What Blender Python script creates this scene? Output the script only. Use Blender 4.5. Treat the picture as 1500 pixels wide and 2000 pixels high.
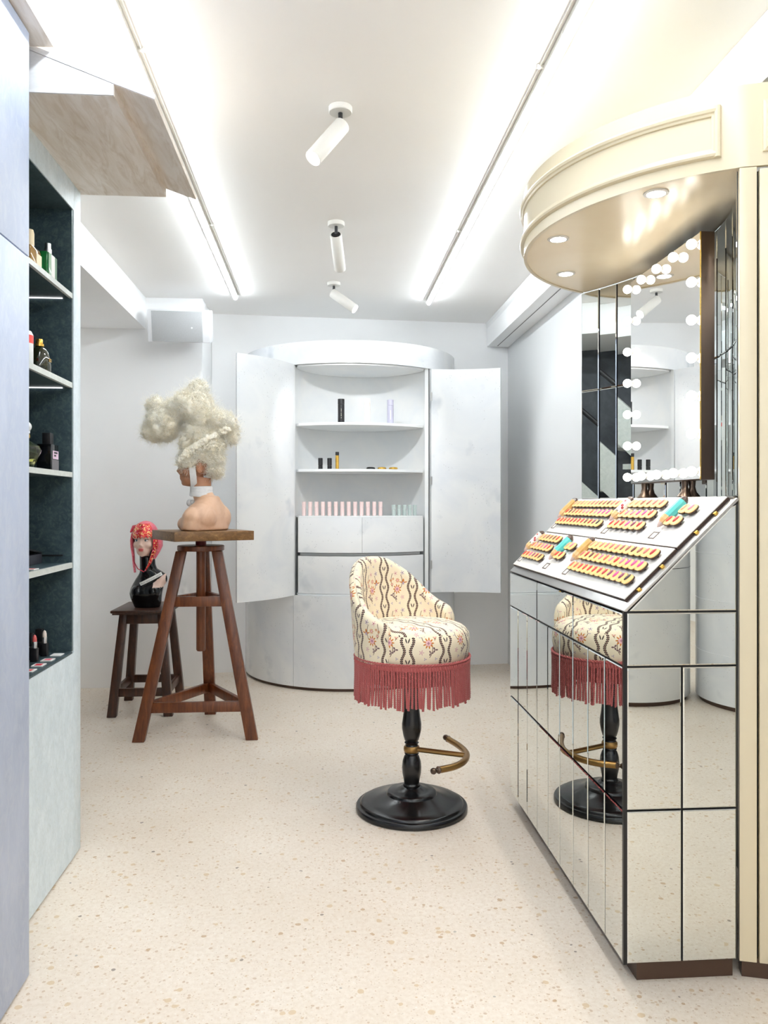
import bpy, bmesh, math, random
import numpy as np
from mathutils import Vector, Matrix, Euler, noise
random.seed(7); RNG = np.random.default_rng(7)
PI = math.pi
for o in list(bpy.data.objects): bpy.data.objects.remove(o)
SC = bpy.context.scene
COL = SC.collection

# ------------------------------------------------------------------ camera, world, exposure
cam = bpy.data.cameras.new('camera'); camo = bpy.data.objects.new('camera', cam); COL.objects.link(camo)
cam.sensor_fit = 'HORIZONTAL'; cam.sensor_width = 36; cam.lens = 36 * 1550 / 1500
cam.shift_y = -15 / 1500; cam.clip_start = 0.02
camo.location = (0, 0, 1.3); camo.rotation_euler = (PI / 2, 0, -math.radians(4.3535))
SC.camera = camo
W = bpy.data.worlds.new('world'); SC.world = W; W.use_nodes = True
W.node_tree.nodes['Background'].inputs[0].default_value = (1, 1, 1, 1)
W.node_tree.nodes['Background'].inputs[1].default_value = 0.0
SC.view_settings.view_transform = 'Standard'; SC.view_settings.look = 'None'
SC.view_settings.gamma = 1; SC.view_settings.exposure = 0.72; SC.view_settings.use_curve_mapping = False
SC.cycles.max_bounces = 14; SC.cycles.diffuse_bounces = 8; SC.cycles.glossy_bounces = 8
SC.cycles.transmission_bounces = 8; SC.cycles.sample_clamp_indirect = 6
SC.cycles.caustics_reflective = False; SC.cycles.caustics_refractive = False
SC.cycles.use_denoising = True
TUBE_E = 38.0      # linear tube emission
SPOT_W = 11.0      # ceiling spot lamps, watts
DOWN_W = 10.5       # canopy downlights, watts
BULB_E = 11.0      # vanity bulbs
FILL_W = 18.0    # unseen area light added as fill, behind the camera

def lamp(name, kind, loc, aim, power, color=(1, 1, 1), **kw):
    L = bpy.data.lights.new(name, kind); L.energy = power; L.color = color
    for k, v in kw.items(): setattr(L, k, v)
    o = bpy.data.objects.new(name, L); COL.objects.link(o); o.location = loc
    o.rotation_euler = Vector(aim).to_track_quat('-Z', 'Y').to_euler()
    return o
lamp('rear_fill_light', 'AREA', (0.7, -4.3, 1.6), (0, 1, 0.12), FILL_W, (0.86, 0.94, 1.0), shape='RECTANGLE', size=4.2, size_y=2.2)  # added fill to brighten ceiling and near floor, no real window here

# ------------------------------------------------------------------ materials
def S(r, g, b):
    f = lambda c: (c / 255 / 12.92) if c <= 10 else ((c / 255 + 0.055) / 1.055) ** 2.4
    return (f(r), f(g), f(b), 1)
class X:
    """node socket with arithmetic"""
    nt = None
    def __init__(s, k): s.k = k
    def op(s, o, b=None, c=None):
        n = X.nt.nodes.new('ShaderNodeMath'); n.operation = o
        for i, v in enumerate((s, b, c)):
            if v is None: continue
            if isinstance(v, X): X.nt.links.new(v.k, n.inputs[i])
            else: n.inputs[i].default_value = v
        return X(n.outputs[0])
    def __add__(s, b): return s.op('ADD', b)
    def __sub__(s, b): return s.op('SUBTRACT', b)
    def __mul__(s, b): return s.op('MULTIPLY', b)
    def __truediv__(s, b): return s.op('DIVIDE', b)
    def __lt__(s, b): return s.op('LESS_THAN', b)
    def __gt__(s, b): return s.op('GREATER_THAN', b)
    def abs(s): return s.op('ABSOLUTE')
    def fract(s): return s.op('FRACT')
    def cos(s): return s.op('COSINE')
    def sq(s): return s * s
class M:
    def __init__(s, name, col=(0.8, 0.8, 0.8, 1), rough=0.5, metal=0.0, **kw):
        s.m = bpy.data.materials.new(name); s.m.use_nodes = True; s.nt = s.m.node_tree
        s.b = s.nt.nodes['Principled BSDF']
        s.b.inputs['Base Color'].default_value = col; s.b.inputs['Roughness'].default_value = rough
        s.b.inputs['Metallic'].default_value = metal
        for k, v in kw.items(): s.b.inputs[k.replace('_', ' ')].default_value = v
        s.m.diffuse_color = col
    def node(s, t, **kw):
        n = s.nt.nodes.new(t)
        for k, v in kw.items(): setattr(n, k, v)
        return n
    def link(s, a, b): s.nt.links.new(a, b)
    def coord(s, kind='Object', scale=(1, 1, 1), rot=(0, 0, 0)):
        t = s.node('ShaderNodeTexCoord'); m = s.node('ShaderNodeMapping')
        m.inputs['Scale'].default_value = scale; m.inputs['Rotation'].default_value = rot
        s.link(t.outputs[kind], m.inputs[0]); return m.outputs[0]
    def noise(s, v, scale, detail=4, rough=0.55, dist=0):
        n = s.node('ShaderNodeTexNoise'); n.inputs['Scale'].default_value = scale
        n.inputs['Detail'].default_value = detail; n.inputs['Roughness'].default_value = rough
        n.inputs['Distortion'].default_value = dist
        s.link(v, n.inputs['Vector']); return n.outputs['Fac']
    def voro(s, v, scale, out='Distance', feature='F1'):
        n = s.node('ShaderNodeTexVoronoi', feature=feature); n.inputs['Scale'].default_value = scale
        s.link(v, n.inputs['Vector']); return n.outputs[out] if out else n
    def ramp(s, f, stops, interp='LINEAR'):
        n = s.node('ShaderNodeValToRGB'); r = n.color_ramp; r.interpolation = interp
        while len(r.elements) < len(stops): r.elements.new(0.5)
        for e, (p, c) in zip(r.elements, stops): e.position = p; e.color = c
        s.link(f, n.inputs[0]); return n.outputs[0]
    def mix(s, f, a, b, mode='MIX'):
        n = s.node('ShaderNodeMix', data_type='RGBA', blend_type=mode)
        for i, v in ((0, f), (6, a), (7, b)):
            if hasattr(v, 'is_linked'): s.link(v, n.inputs[i])
            else: n.inputs[i].default_value = v
        return n.outputs[2]
    def color(s, k): s.link(k, s.b.inputs['Base Color']); return s
    def rough(s, k): s.link(k, s.b.inputs['Roughness']); return s
    def bump(s, k, strength=0.2, dist=0.01):
        n = s.node('ShaderNodeBump'); n.inputs['Strength'].default_value = strength; n.inputs['Distance'].default_value = dist
        s.link(k, n.inputs['Height']); s.link(n.outputs[0], s.b.inputs['Normal']); return s
def emis(name, col, e):
    m = M(name, col, 0.5); m.b.inputs['Emission Color'].default_value = col; m.b.inputs['Emission Strength'].default_value = e
    return m.m
def glass(name, col, rough=0.02, ior=1.45):
    return M(name, col, rough, 0, Transmission_Weight=1.0, IOR=ior).m

def mottled(name, a, b, scale, rough=0.5, detail=5, bump=0.0, c=None, scale2=60, kind='Object', stretch=(1, 1, 1), metal=0.0, amt2=0.35):
    m = M(name, a, rough, metal); v = m.coord(kind, stretch)
    k = m.ramp(m.noise(v, scale, detail, 0.6, 0.6), [(0.32, a), (0.68, b)])
    if c:
        n2 = m.noise(v, scale2, 3, 0.7, 1.5)
        r = m.ramp(n2, [(0.45, (0, 0, 0, 1)), (0.7, (amt2, amt2, amt2, 1))])
        k = m.mix(r, k, c)
    m.color(k)
    if bump: m.bump(m.noise(v, scale2, 3, 0.7), bump, 0.004)
    return m.m
def wood(name, a, b, c, rough=0.4, stretch=(14, 14, 1.3), scale=3.0):
    m = M(name, a, rough); v = m.coord('Object', stretch)
    n1 = m.noise(v, scale, 6, 0.65, 0.7); n2 = m.noise(v, scale * 5, 4, 0.6, 0.3)
    k = m.ramp(n1, [(0.3, a), (0.5, b), (0.72, c)])
    k = m.mix(m.ramp(n2, [(0.35, (0.45, 0.45, 0.45, 1)), (0.55, (0, 0, 0, 1))]), k, a)
    v3 = m.coord('Object', (1, 1, 1)); n3 = m.noise(v3, 30, 3, 0.6)
    k = m.mix(m.ramp(n3, [(0.68, (0, 0, 0, 1)), (0.8, (0.5, 0.5, 0.5, 1))]), k, c)
    m.color(k).bump(n2, 0.12, 0.003); return m.m

MAT = {}
MAT['white_paint'] = mottled('white_paint', S(247, 247, 247), S(243, 243, 243), 1.3, 0.6, 2)
MAT['white_paint_dimmed'] = mottled('dimmed_white_paint', S(220, 221, 221), S(216, 217, 217), 1.3, 0.6, 2)  # white paint darkened to offset the strong tube light on the right wall
MAT['ceiling_paint'] = mottled('ceiling_paint', S(247, 245, 242), S(244, 242, 239), 0.8, 0.65, 2)
MAT['cream'] = M('cream_lacquer', S(216, 204, 176), 0.28).m
MAT['cream_soffit'] = mottled('cream_soffit_lacquer', S(246, 233, 204), S(240, 224, 192), 3, 0.25, 3)
MAT['tower'] = mottled('blue_grey_plaster', S(168, 180, 205), S(196, 206, 228), 3.2, 0.5, 7, 0.10, S(204, 212, 226), 26, stretch=(1, 1, 0.55), amt2=0.5)
MAT['pale_zinc'] = mottled('pale_green_zinc', S(210, 224, 232), S(226, 238, 245), 22, 0.45, 5, 0.05, S(186, 196, 195), 70, stretch=(1, 1, 0.6))
MAT['shelf_zinc'] = mottled('pale_zinc_edge', S(196, 202, 198), S(212, 216, 212), 30, 0.5, 4, 0, S(178, 186, 182), 90)
MAT['dark_zinc'] = mottled('dark_green_zinc', S(48, 64, 72), S(68, 86, 92), 16, 0.35, 6, 0.06, S(92, 112, 112), 48, amt2=0.6)
MAT['stone_soffit'] = mottled('whitewashed_board', S(238, 232, 226), S(222, 212, 200), 2.6, 0.6, 7, 0.05, S(196, 178, 156), 5, stretch=(5, 0.8, 2.5), amt2=0.6)
MAT['stone_face'] = mottled('whitewashed_edge', S(226, 226, 228), S(216, 216, 218), 5, 0.6, 5, 0.02, S(198, 198, 198), 16, stretch=(1, 1, 4), amt2=0.4)
def drum_mat():
    m = M('cloudy_white_plaster', S(226, 228, 230), 0.22); v = m.coord('Object')
    k = m.ramp(m.noise(v, 2.2, 4, 0.55, 0.8), [(0.35, S(220, 223, 227)), (0.6, S(232, 233, 233))])
    sm = m.ramp(m.noise(v, 4.3, 3, 0.5, 0.2), [(0.62, (0, 0, 0, 1)), (0.78, (0.6, 0.6, 0.6, 1))])
    k = m.mix(sm, k, S(176, 184, 192))
    pit = X(m.voro(v, 55)); X.nt = m.nt
    sel = X(m.noise(v, 6, 2)) > 0.56
    pm = (pit < 0.16) * sel * 0.5
    k = m.mix(pm.k, k, S(170, 172, 174)); m.color(k)
    m.bump(m.noise(v, 3, 3), 0.08, 0.02); return m.m
MAT['drum'] = drum_mat()
MAT['drum_inside'] = mottled('white_interior', S(230, 230, 228), S(221, 224, 226), 4, 0.4, 3)
def terrazzo():
    m = M('terrazzo', S(230, 215, 195), 0.38); v = m.coord('Object'); X.nt = m.nt
    d = m.node('ShaderNodeTexNoise'); d.inputs['Scale'].default_value = 22; d.inputs['Detail'].default_value = 3
    m.link(v, d.inputs['Vector'])
    mx = m.node('ShaderNodeMix', data_type='RGBA'); mx.inputs[0].default_value = 0.012
    m.link(v, mx.inputs[6]); m.link(d.outputs['Color'], mx.inputs[7]); vv = mx.outputs[2]
    k = m.ramp(m.noise(v, 2.2, 5, 0.6), [(0.35, S(230, 217, 201)), (0.65, S(237, 226, 212))])
    k = m.mix(m.ramp(m.noise(v, 70, 3, 0.7), [(0.4, (0, 0, 0, 1)), (0.75, (0.5, 0.5, 0.5, 1))]), k, S(208, 188, 164))
    for sc, keep, rad, op_, stops in (
        (150, 0.36, 0.28, 0.55, [(0, S(204, 176, 144)), (0.4, S(212, 192, 166)), (0.75, S(184, 160, 136)), (0.9, S(242, 236, 228))]),
        (78, 0.26, 0.30, 0.7, [(0, S(206, 176, 138)), (0.3, S(196, 168, 138)), (0.6, S(214, 198, 174)), (0.85, S(140, 120, 100)), (0.91, S(240, 232, 220))]),
        (40, 0.15, 0.28, 0.8, [(0, S(212, 186, 148)), (0.35, S(190, 156, 118)), (0.55, S(172, 164, 152)), (0.75, S(206, 184, 152)), (0.92, S(120, 104, 92))])):
        n = m.voro(vv, sc, None); sep = m.node('ShaderNodeSeparateColor'); m.link(n.outputs['Color'], sep.inputs[0])
        r = X(sep.outputs[0]); g = X(sep.outputs[1])
        mask = (r < keep) * (X(n.outputs['Distance']) < (g * 0.25 + rad * 0.55))
        k = m.mix((mask * op_).k, k, m.ramp(sep.outputs[2], stops, 'CONSTANT'))
    m.color(k); m.bump(m.noise(v, 300, 2), 0.03, 0.001); return m.m
MAT['terrazzo'] = terrazzo()
MAT['mirror'] = M('mirror_glass', (0.80, 0.83, 0.81, 1), 0.0, 1.0).m
MAT['clear_mirror'] = M('vanity_mirror_glass', (0.93, 0.92, 0.90, 1), 0.0, 1.0).m
MAT['joint'] = M('black_joint', S(14, 15, 18), 0.3).m
MAT['steel'] = M('brushed_steel', S(196, 194, 192), 0.28, 0.9).m
MAT['bronze'] = M('dark_bronze', S(92, 76, 64), 0.3, 0.75).m
MAT['brass'] = M('aged_brass', S(150, 116, 68), 0.33, 0.9).m
MAT['gold'] = M('polished_gold', S(222, 178, 84), 0.22, 0.9).m
MAT['plinth'] = M('brown_plinth', S(78, 58, 46), 0.35, 0.3).m
MAT['black_lacquer'] = M('black_lacquer', S(16, 15, 16), 0.24).m
MAT['black_gloss'] = M('black_gloss_vinyl', S(10, 10, 12), 0.12).m
MAT['black_matt'] = M('black_matt', S(22, 21, 24), 0.45).m
MAT['white_metal'] = M('white_metal', S(222, 220, 214), 0.4).m
MAT['white_plastic'] = M('white_plastic', S(236, 237, 240), 0.4).m
MAT['grey_mesh'] = mottled('grey_speaker_mesh', S(186, 188, 190), S(176, 178, 180), 300, 0.6, 2)
MAT['board'] = M('white_tester_board', S(246, 242, 236), 0.35).m
MAT['tube_light'] = emis('tube_light_glow', (0.88, 0.95, 1.0, 1), TUBE_E)
MAT['spot_glow'] = emis('spot_glow', (1, 0.98, 0.95, 1), 16)
MAT['bulb_glow'] = emis('bulb_glow', (1, 0.95, 0.86, 1), BULB_E)
MAT['shelf_glow'] = emis('shelf_light_glow', (1, 1, 1, 1), 0.9)
MAT['walnut'] = wood('red_brown_wood', S(70, 34, 16), S(104, 54, 26), S(134, 76, 40), 0.32)
MAT['dark_wood'] = wood('dark_brown_wood', S(44, 24, 16), S(68, 38, 24), S(92, 54, 34), 0.34)
MAT['seat_wood'] = wood('dark_seat_wood', S(48, 27, 19), S(66, 40, 28), S(84, 54, 38), 0.38, (14, 1.3, 14))
MAT['plate_wood'] = wood('stained_plate_wood', S(86, 58, 30), S(122, 86, 48), S(158, 122, 76), 0.45, (2.2, 14, 14))
MAT['red_paint'] = M('red_painted_wood', S(120, 20, 20), 0.5).m
MAT['skin'] = mottled('bust_skin', S(214, 172, 140), S(222, 184, 156), 7, 0.42, 4, 0, S(190, 138, 106), 10)
MAT['face_skin'] = mottled('bust_face_skin', S(168, 116, 86), S(182, 132, 102), 9, 0.4, 3)
MAT['pale_skin'] = M('pale_mannequin_skin', S(232, 200, 184), 0.3).m
MAT['bandage'] = mottled('white_bandage', S(232, 232, 232), S(220, 220, 222), 30, 0.7, 3, 0.1)
MAT['wool'] = mottled('cream_wool', S(253, 250, 240), S(248, 240, 220), 12, 0.85, 4, 0, S(240, 224, 190), 22)
MAT['wool_white'] = mottled('white_wool', S(254, 252, 246), S(250, 246, 234), 12, 0.85, 3)
MAT['fringe'] = M('dusty_rose_cord', S(176, 84, 82), 0.7, Sheen_Weight=0.3).m
def sequins():
    m = M('red_sequins', S(214, 60, 70), 0.25, 0.35); v = m.coord('Object')
    n = m.voro(v, 140, None); sep = m.node('ShaderNodeSeparateColor'); m.link(n.outputs['Color'], sep.inputs[0])
    k = m.ramp(sep.outputs[0], [(0, S(206, 34, 52)), (0.35, S(228, 70, 70)), (0.6, S(240, 140, 90)), (0.76, S(250, 214, 140)), (0.86, S(230, 130, 150)), (0.95, S(130, 20, 30))], 'CONSTANT')
    m.color(k); m.bump(n.outputs['Distance'], 0.6, 0.003); return m.m
MAT['sequins'] = sequins()
MAT['pink_sequins'] = mottled('pink_sequin_net', S(236, 130, 146), S(222, 90, 108), 120, 0.35, 2, 0.3)
MAT['dark_red'] = M('crimson_ribbon', S(176, 24, 52), 0.4).m
MAT['lip'] = M('coral_lip', S(226, 106, 104), 0.3).m
MAT['eye_white'] = M('eye_white', S(235, 235, 235), 0.2).m
MAT['iris'] = M('grey_blue_iris', S(84, 106, 118), 0.2).m
MAT['lash'] = M('dark_lash', S(24, 20, 22), 0.5).m
MAT['paper'] = M('white_paper', S(244, 243, 240), 0.6).m
MAT['ink'] = M('black_ink', S(20, 20, 24), 0.6).m
MAT['wood_chip'] = wood('golden_wood_chip', S(222, 168, 92), S(236, 190, 116), S(244, 208, 142), 0.4, (20, 3, 20))
MAT['chip_edge'] = M('dark_chip_edge', S(56, 34, 22), 0.5).m
MAT['pencil_wood'] = wood('pencil_wood', S(206, 160, 104), S(222, 180, 126), S(234, 198, 150), 0.45)
MAT['gold_pencil'] = wood('gold_pencil_lacquer', S(196, 148, 82), S(212, 164, 96), S(222, 178, 112), 0.3)
MAT['turquoise'] = M('turquoise_lacquer', S(92, 196, 190), 0.3).m
def print_mat():
    m = M('floral_pencil_print', S(236, 226, 212), 0.35); v = m.coord('Object'); X.nt = m.nt
    n = m.voro(v, 70, None); sep = m.node('ShaderNodeSeparateColor'); m.link(n.outputs['Color'], sep.inputs[0])
    k = m.mix((X(n.outputs['Distance']) < 0.36).k, S(238, 228, 214), m.ramp(sep.outputs[0], [(0, S(168, 52, 60)), (0.4, S(206, 130, 90)), (0.6, S(238, 228, 214)), (0.85, S(120, 130, 110))], 'CONSTANT'))
    m.color(k); return m.m
MAT['floral_print'] = print_mat()
MAT['tip'] = M('pencil_tip', S(196, 170, 160), 0.35).m
MAT['brown_cap'] = M('dark_brown_cap', S(74, 54, 44), 0.3).m
MAT['emblem'] = M('brown_emblem', S(96, 74, 62), 0.35, 0.4).m
def plain(name, rgb, rough=0.35, metal=0.0):
    if name not in MAT: MAT[name] = M(name, S(*rgb), rough, metal).m
    return MAT[name]

def fabric():
    m = M('ribbon_and_flower_brocade', S(236, 220, 188), 0.8, Sheen_Weight=0.2); X.nt = m.nt
    uvn = m.node('ShaderNodeUVMap'); sep = m.node('ShaderNodeSeparateXYZ'); m.link(uvn.outputs[0], sep.inputs[0])
    u = X(sep.outputs[0]); v = X(sep.outputs[1]); P = 0.128; L = 0.138; RW = 0.069; FS = 1.22; u = u / FS; v = v / FS
    x = ((u / P).fract() - 0.5) * P; y = ((v / L).fract() - 0.5) * L
    dr = x.abs() * -1 + P / 2
    off = (v * (2 * PI / RW)).cos() * 0.0052 + 0.0148
    q = (dr - off).abs()
    bead = (q < 0.0050) * (q > 0.0006) * ((v / 0.0062).fract() < 0.66)
    line = (q < 0.0026) * ((v / 0.0062).fract() > 0.0)
    vv = ((v / RW + 0.5).fract() - 0.5) * RW
    leaf = ((((dr - 0.0045) - vv * 0.35) / 0.0022).sq() + (vv / 0.0075).sq()) < 1.0
    def rr(cx, cy): return (x - cx), (y - cy)
    def disc(cx, cy, r):
        a, b = rr(cx, cy); return (a.sq() + b.sq()) < r * r
    def petals(cx, cy, r, n, amp=0.28):
        a, b = rr(cx, cy); rad = (a.sq() + b.sq()).op('SQRT'); th = b.op('ARCTAN2', a)
        return rad < (((th * n).cos() * amp + (1 - amp)) * r)
    def fan(cx, cy, r, n=5):
        a, b = rr(cx, cy); rad = (a.sq() + b.sq()).op('SQRT'); th = a.op('ARCTAN2', b)
        return (rad < (((th * n).cos() * 0.3 + 0.7) * r)) * (b > 0) * (th.abs() < 1.25)
    def stem(x0, y0, y1, bow, w=0.0011):
        t = (y - y0) / (y1 - y0)
        c = t * (t * -1 + 1) * (4 * bow) + x0
        return ((x - c).abs() < w) * (t > 0) * (t < 1)
    k = S(238, 226, 200)
    nv = m.noise(m.coord('UV', (1, 1, 1)), 700, 2); k = m.mix(m.ramp(nv, [(0.4, (0, 0, 0, 1)), (0.7, (0.4, 0.4, 0.4, 1))]), k, S(226, 206, 170))
    brown, dk, or_, pk, vi = S(84, 54, 40), S(50, 34, 32), S(198, 118, 44), S(226, 176, 176), S(176, 160, 178)
    for mk, c in ((stem(0.006, -0.055, 0.002, 0.010), brown), (stem(-0.012, -0.005, 0.045, -0.007), brown), (stem(0.024, 0.000, 0.05, 0.006), brown),
                  (petals(0.024, -0.030, 0.010, 3, 0.5), S(110, 80, 84)), (petals(0.010, -0.040, 0.009, 3, 0.5), S(110, 80, 84)),
                  (petals(0.003, -0.008, 0.0185, 9), or_), (disc(0.003, -0.008, 0.0095), pk), (petals(0.003, -0.008, 0.005, 4), S(160, 110, 130)),
                  (petals(0.001, 0.024, 0.0092, 7), or_), (disc(0.001, 0.024, 0.004), pk),
                  (fan(-0.024, 0.012, 0.018), or_), (fan(-0.024, 0.008, 0.011, 3), vi),
                  (petals(0.026, 0.010, 0.0068, 6), S(186, 120, 70)), (disc(0.026, 0.010, 0.0028), pk),
                  (petals(0.031, 0.024, 0.0062, 6), S(190, 128, 84)), (petals(0.021, 0.030, 0.0055, 6), S(200, 140, 100)),
                  (petals(-0.020, 0.052, 0.0095, 5, 0.5), vi), (disc(-0.020, 0.052, 0.002), S(110, 80, 110)),
                  (petals(0.010, 0.050, 0.0088, 5, 0.5), S(216, 170, 172)), (disc(0.010, 0.050, 0.002), S(170, 80, 90)),
                  (petals(-0.020, -0.038, 0.0090, 5, 0.5), S(210, 160, 166)), (petals(-0.008, -0.060, 0.0055, 3, 0.5), vi), (petals(0.028, -0.060, 0.0055, 3, 0.5), vi),
                  (line, S(150, 118, 104)), (bead, dk), (leaf, S(60, 44, 44))):
        k = m.mix(mk.k, k, c)
    m.color(k); m.bump(nv, 0.15, 0.001); return m.m
MAT['fabric'] = fabric()

# ------------------------------------------------------------------ mesh helpers
class MB:
    def __init__(s): s.v = []; s.f = []; s.mi = []; s.uv = None; s.cur = 0
    def add(s, vs, fs):
        o = len(s.v); s.v += [tuple(p) for p in vs]; s.f += [tuple(i + o for i in f) for f in fs]; s.mi += [s.cur] * len(fs); return s
    def mat(s, i): s.cur = i; return s
    def box(s, x0, x1, y0, y1, z0, z1):
        return s.add([(x0, y0, z0), (x1, y0, z0), (x1, y1, z0), (x0, y1, z0), (x0, y0, z1), (x1, y0, z1), (x1, y1, z1), (x0, y1, z1)],
                     [(3, 2, 1, 0), (4, 5, 6, 7), (0, 1, 5, 4), (1, 2, 6, 5), (2, 3, 7, 6), (3, 0, 4, 7)])
    def prism(s, poly, f0, f1):
        """closed polygon (list of 2d) mapped by two functions to 3d end caps"""
        n = len(poly); a = [f0(*p) for p in poly]; b = [f1(*p) for p in poly]
        return s.add(a + b, [tuple(range(n))[::-1], tuple(range(n, 2 * n))] + [(i, (i + 1) % n, n + (i + 1) % n, n + i) for i in range(n)])
    def loft(s, rings, cap=True, closed=True):
        n = len(rings[0]); vs = [p for r in rings for p in r]; fs = []
        for j in range(len(rings) - 1):
            for i in range(n if closed else n - 1):
                a, b = j * n + i, j * n + (i + 1) % n
                fs.append((a, b, b + n, a + n))
        if cap and closed: fs += [tuple(range(n))[::-1], tuple(range((len(rings) - 1) * n, len(rings) * n))]
        return s.add(vs, fs)
    def lathe(s, prof, n=32, c=(0, 0, 0)):
        return s.loft([[(c[0] + r * math.cos(2 * PI * i / n), c[1] + r * math.sin(2 * PI * i / n), c[2] + z) for i in range(n)] for r, z in prof])
    def tube(s, pts, r, n=8, cap=True):
        pts = [Vector(p) for p in pts]; rs = r if isinstance(r, (list, tuple)) else [r] * len(pts)
        t0 = (pts[1] - pts[0]).normalized(); up = Vector((0, 0, 1)) if abs(t0.z) < 0.9 else Vector((1, 0, 0))
        a = t0.cross(up).normalized(); rings = []
        for i, p in enumerate(pts):
            t = (pts[min(i + 1, len(pts) - 1)] - pts[max(i - 1, 0)]).normalized()
            a = (a - t * a.dot(t)).normalized(); b = t.cross(a)
            rings.append([p + (a * math.cos(2 * PI * k / n) + b * math.sin(2 * PI * k / n)) * rs[i] for k in range(n)])
        return s.loft(rings, cap)
    def bar(s, p, q, w, d, side):
        """rectangular bar p->q, width w along 'side', depth d across"""
        p, q = Vector(p), Vector(q); t = (q - p).normalized(); a = Vector(side); a = (a - t * a.dot(t)).normalized(); b = t.cross(a)
        w2 = w if isinstance(w, tuple) else (w, w)
        mk = lambda c, ww: [c + a * ww / 2 + b * d / 2, c - a * ww / 2 + b * d / 2, c - a * ww / 2 - b * d / 2, c + a * ww / 2 - b * d / 2]
        return s.loft([mk(p, w2[0]), mk(q, w2[1])])
    def sphere(s, c, r, nu=16, nv=10):
        r = r if isinstance(r, (tuple, list)) else (r, r, r)
        prof = [(math.sin(PI * j / nv), -math.cos(PI * j / nv)) for j in range(1, nv)]
        o = len(s.v)
        s.loft([[(c[0] + r[0] * a * math.cos(2 * PI * i / nu), c[1] + r[1] * a * math.sin(2 * PI * i / nu), c[2] + r[2] * b) for i in range(nu)] for a, b in prof])
        return s
    def arc_slab(s, c, r0, r1, a0, a1, z0, z1, n=24):
        """curved slab about c between radii; angle measured from -Y towards +X"""
        rings = []
        for i in range(n + 1):
            a = a0 + (a1 - a0) * i / n; sx, cy = math.sin(a), -math.cos(a)
            rings.append([(c[0] + r * sx, c[1] + r * cy, z) for r, z in ((r0, z0), (r1, z0), (r1, z1), (r0, z1))])
        return s.loft(rings)
    def poly(s, pts2, z0, z1):
        return s.prism(pts2, lambda x, y: (x, y, z0), lambda x, y: (x, y, z1))

XF = {}
def setp(o, label=None, cat=None, group=None, kind=None):
    for k, v in (('label', label), ('category', cat), ('group', group), ('kind', kind)):
        if v: o[k] = v
    return o
def thing(name, label, cat, loc=(0, 0, 0), rz=0.0, group=None):
    o = bpy.data.objects.new(name, None); o.empty_display_size = 0.05; COL.objects.link(o)
    o.location = loc; o.rotation_euler = (0, 0, rz); XF[o.name] = Matrix.Translation(loc) @ Matrix.Rotation(rz, 4, 'Z')
    return setp(o, label, cat, group)
def mesh(name, mb, mats, smooth=False, bev=0.0, seg=2, xf=None, angle=35, sub=0):
    if isinstance(mats, str): mats = [mats]
    me = bpy.data.meshes.new(name)
    vs = mb.v
    if xf is not None: vs = [tuple(xf @ Vector(p)) for p in vs]
    me.from_pydata(vs, [], mb.f)
    for k in mats: me.materials.append(MAT[k] if isinstance(k, str) else k)
    if len(mats) > 1: me.polygons.foreach_set('material_index', mb.mi)
    if mb.uv is not None:
        l = me.uv_layers.new(name='UVMap')
        flat = np.array([mb.uv[vi] for f in mb.f for vi in f], dtype=np.float32) if not callable(mb.uv) else None
        l.data.foreach_set('uv', flat.ravel())
    bm = bmesh.new(); bm.from_mesh(me); bmesh.ops.recalc_face_normals(bm, faces=bm.faces)
    if bev > 0:
        es = [e for e in bm.edges if len(e.link_faces) == 2 and e.calc_face_angle(0) > math.radians(30)]
        bmesh.ops.bevel(bm, geom=es, offset=bev, segments=seg, profile=0.5, affect='EDGES', clamp_overlap=True)
    bm.to_mesh(me); bm.free()
    if smooth or bev > 0:
        me.polygons.foreach_set('use_smooth', [True] * len(me.polygons))
        me.set_sharp_from_angle(angle=math.radians(angle))
    return me
def obj(name, me, parent=None, loc=None):
    o = bpy.data.objects.new(name, me); COL.objects.link(o)
    if parent is not None: o.parent = parent
    if loc: o.location = loc
    return o
def root(p):
    while p.parent is not None: p = p.parent
    return p
def part(name, mb, mats, parent, world=True, **kw):
    """mesh child of parent; world=True: coordinates are world coordinates"""
    xf = XF[root(parent).name].inverted() if world and root(parent).name in XF else None
    return obj(name, mesh(name, mb, mats, xf=xf, **kw), parent)
def solo(name, mb, mats, label, cat, group=None, loc=None, **kw):
    """single-mesh thing with its origin at loc"""
    xf = Matrix.Translation(loc).inverted() if loc else None
    o = obj(name, mesh(name, mb, mats, xf=xf, **kw), None, loc); XF[o.name] = Matrix.Translation(loc or (0, 0, 0))
    return setp(o, label, cat, group)
def struct(name, mb, mats, **kw):
    o = obj(name, mesh(name, mb, mats, **kw)); XF[o.name] = Matrix.Identity(4); o['kind'] = 'structure'; return o
def copy_tree(o, parent=None):
    c = o.copy(); COL.objects.link(c); c.parent = parent
    for ch in list(o.children): copy_tree(ch, c)
    return c
def arcpts(c, r, a0, a1, n): return [(c[0] + r * math.sin(a0 + (a1 - a0) * i / n), c[1] - r * math.cos(a0 + (a1 - a0) * i / n)) for i in range(n + 1)]
ORD = ['first', 'second', 'third', 'fourth', 'fifth', 'sixth', 'seventh', 'eighth', 'ninth', 'tenth', 'eleventh', 'twelfth', 'thirteenth']
R_ = math.radians

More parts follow.
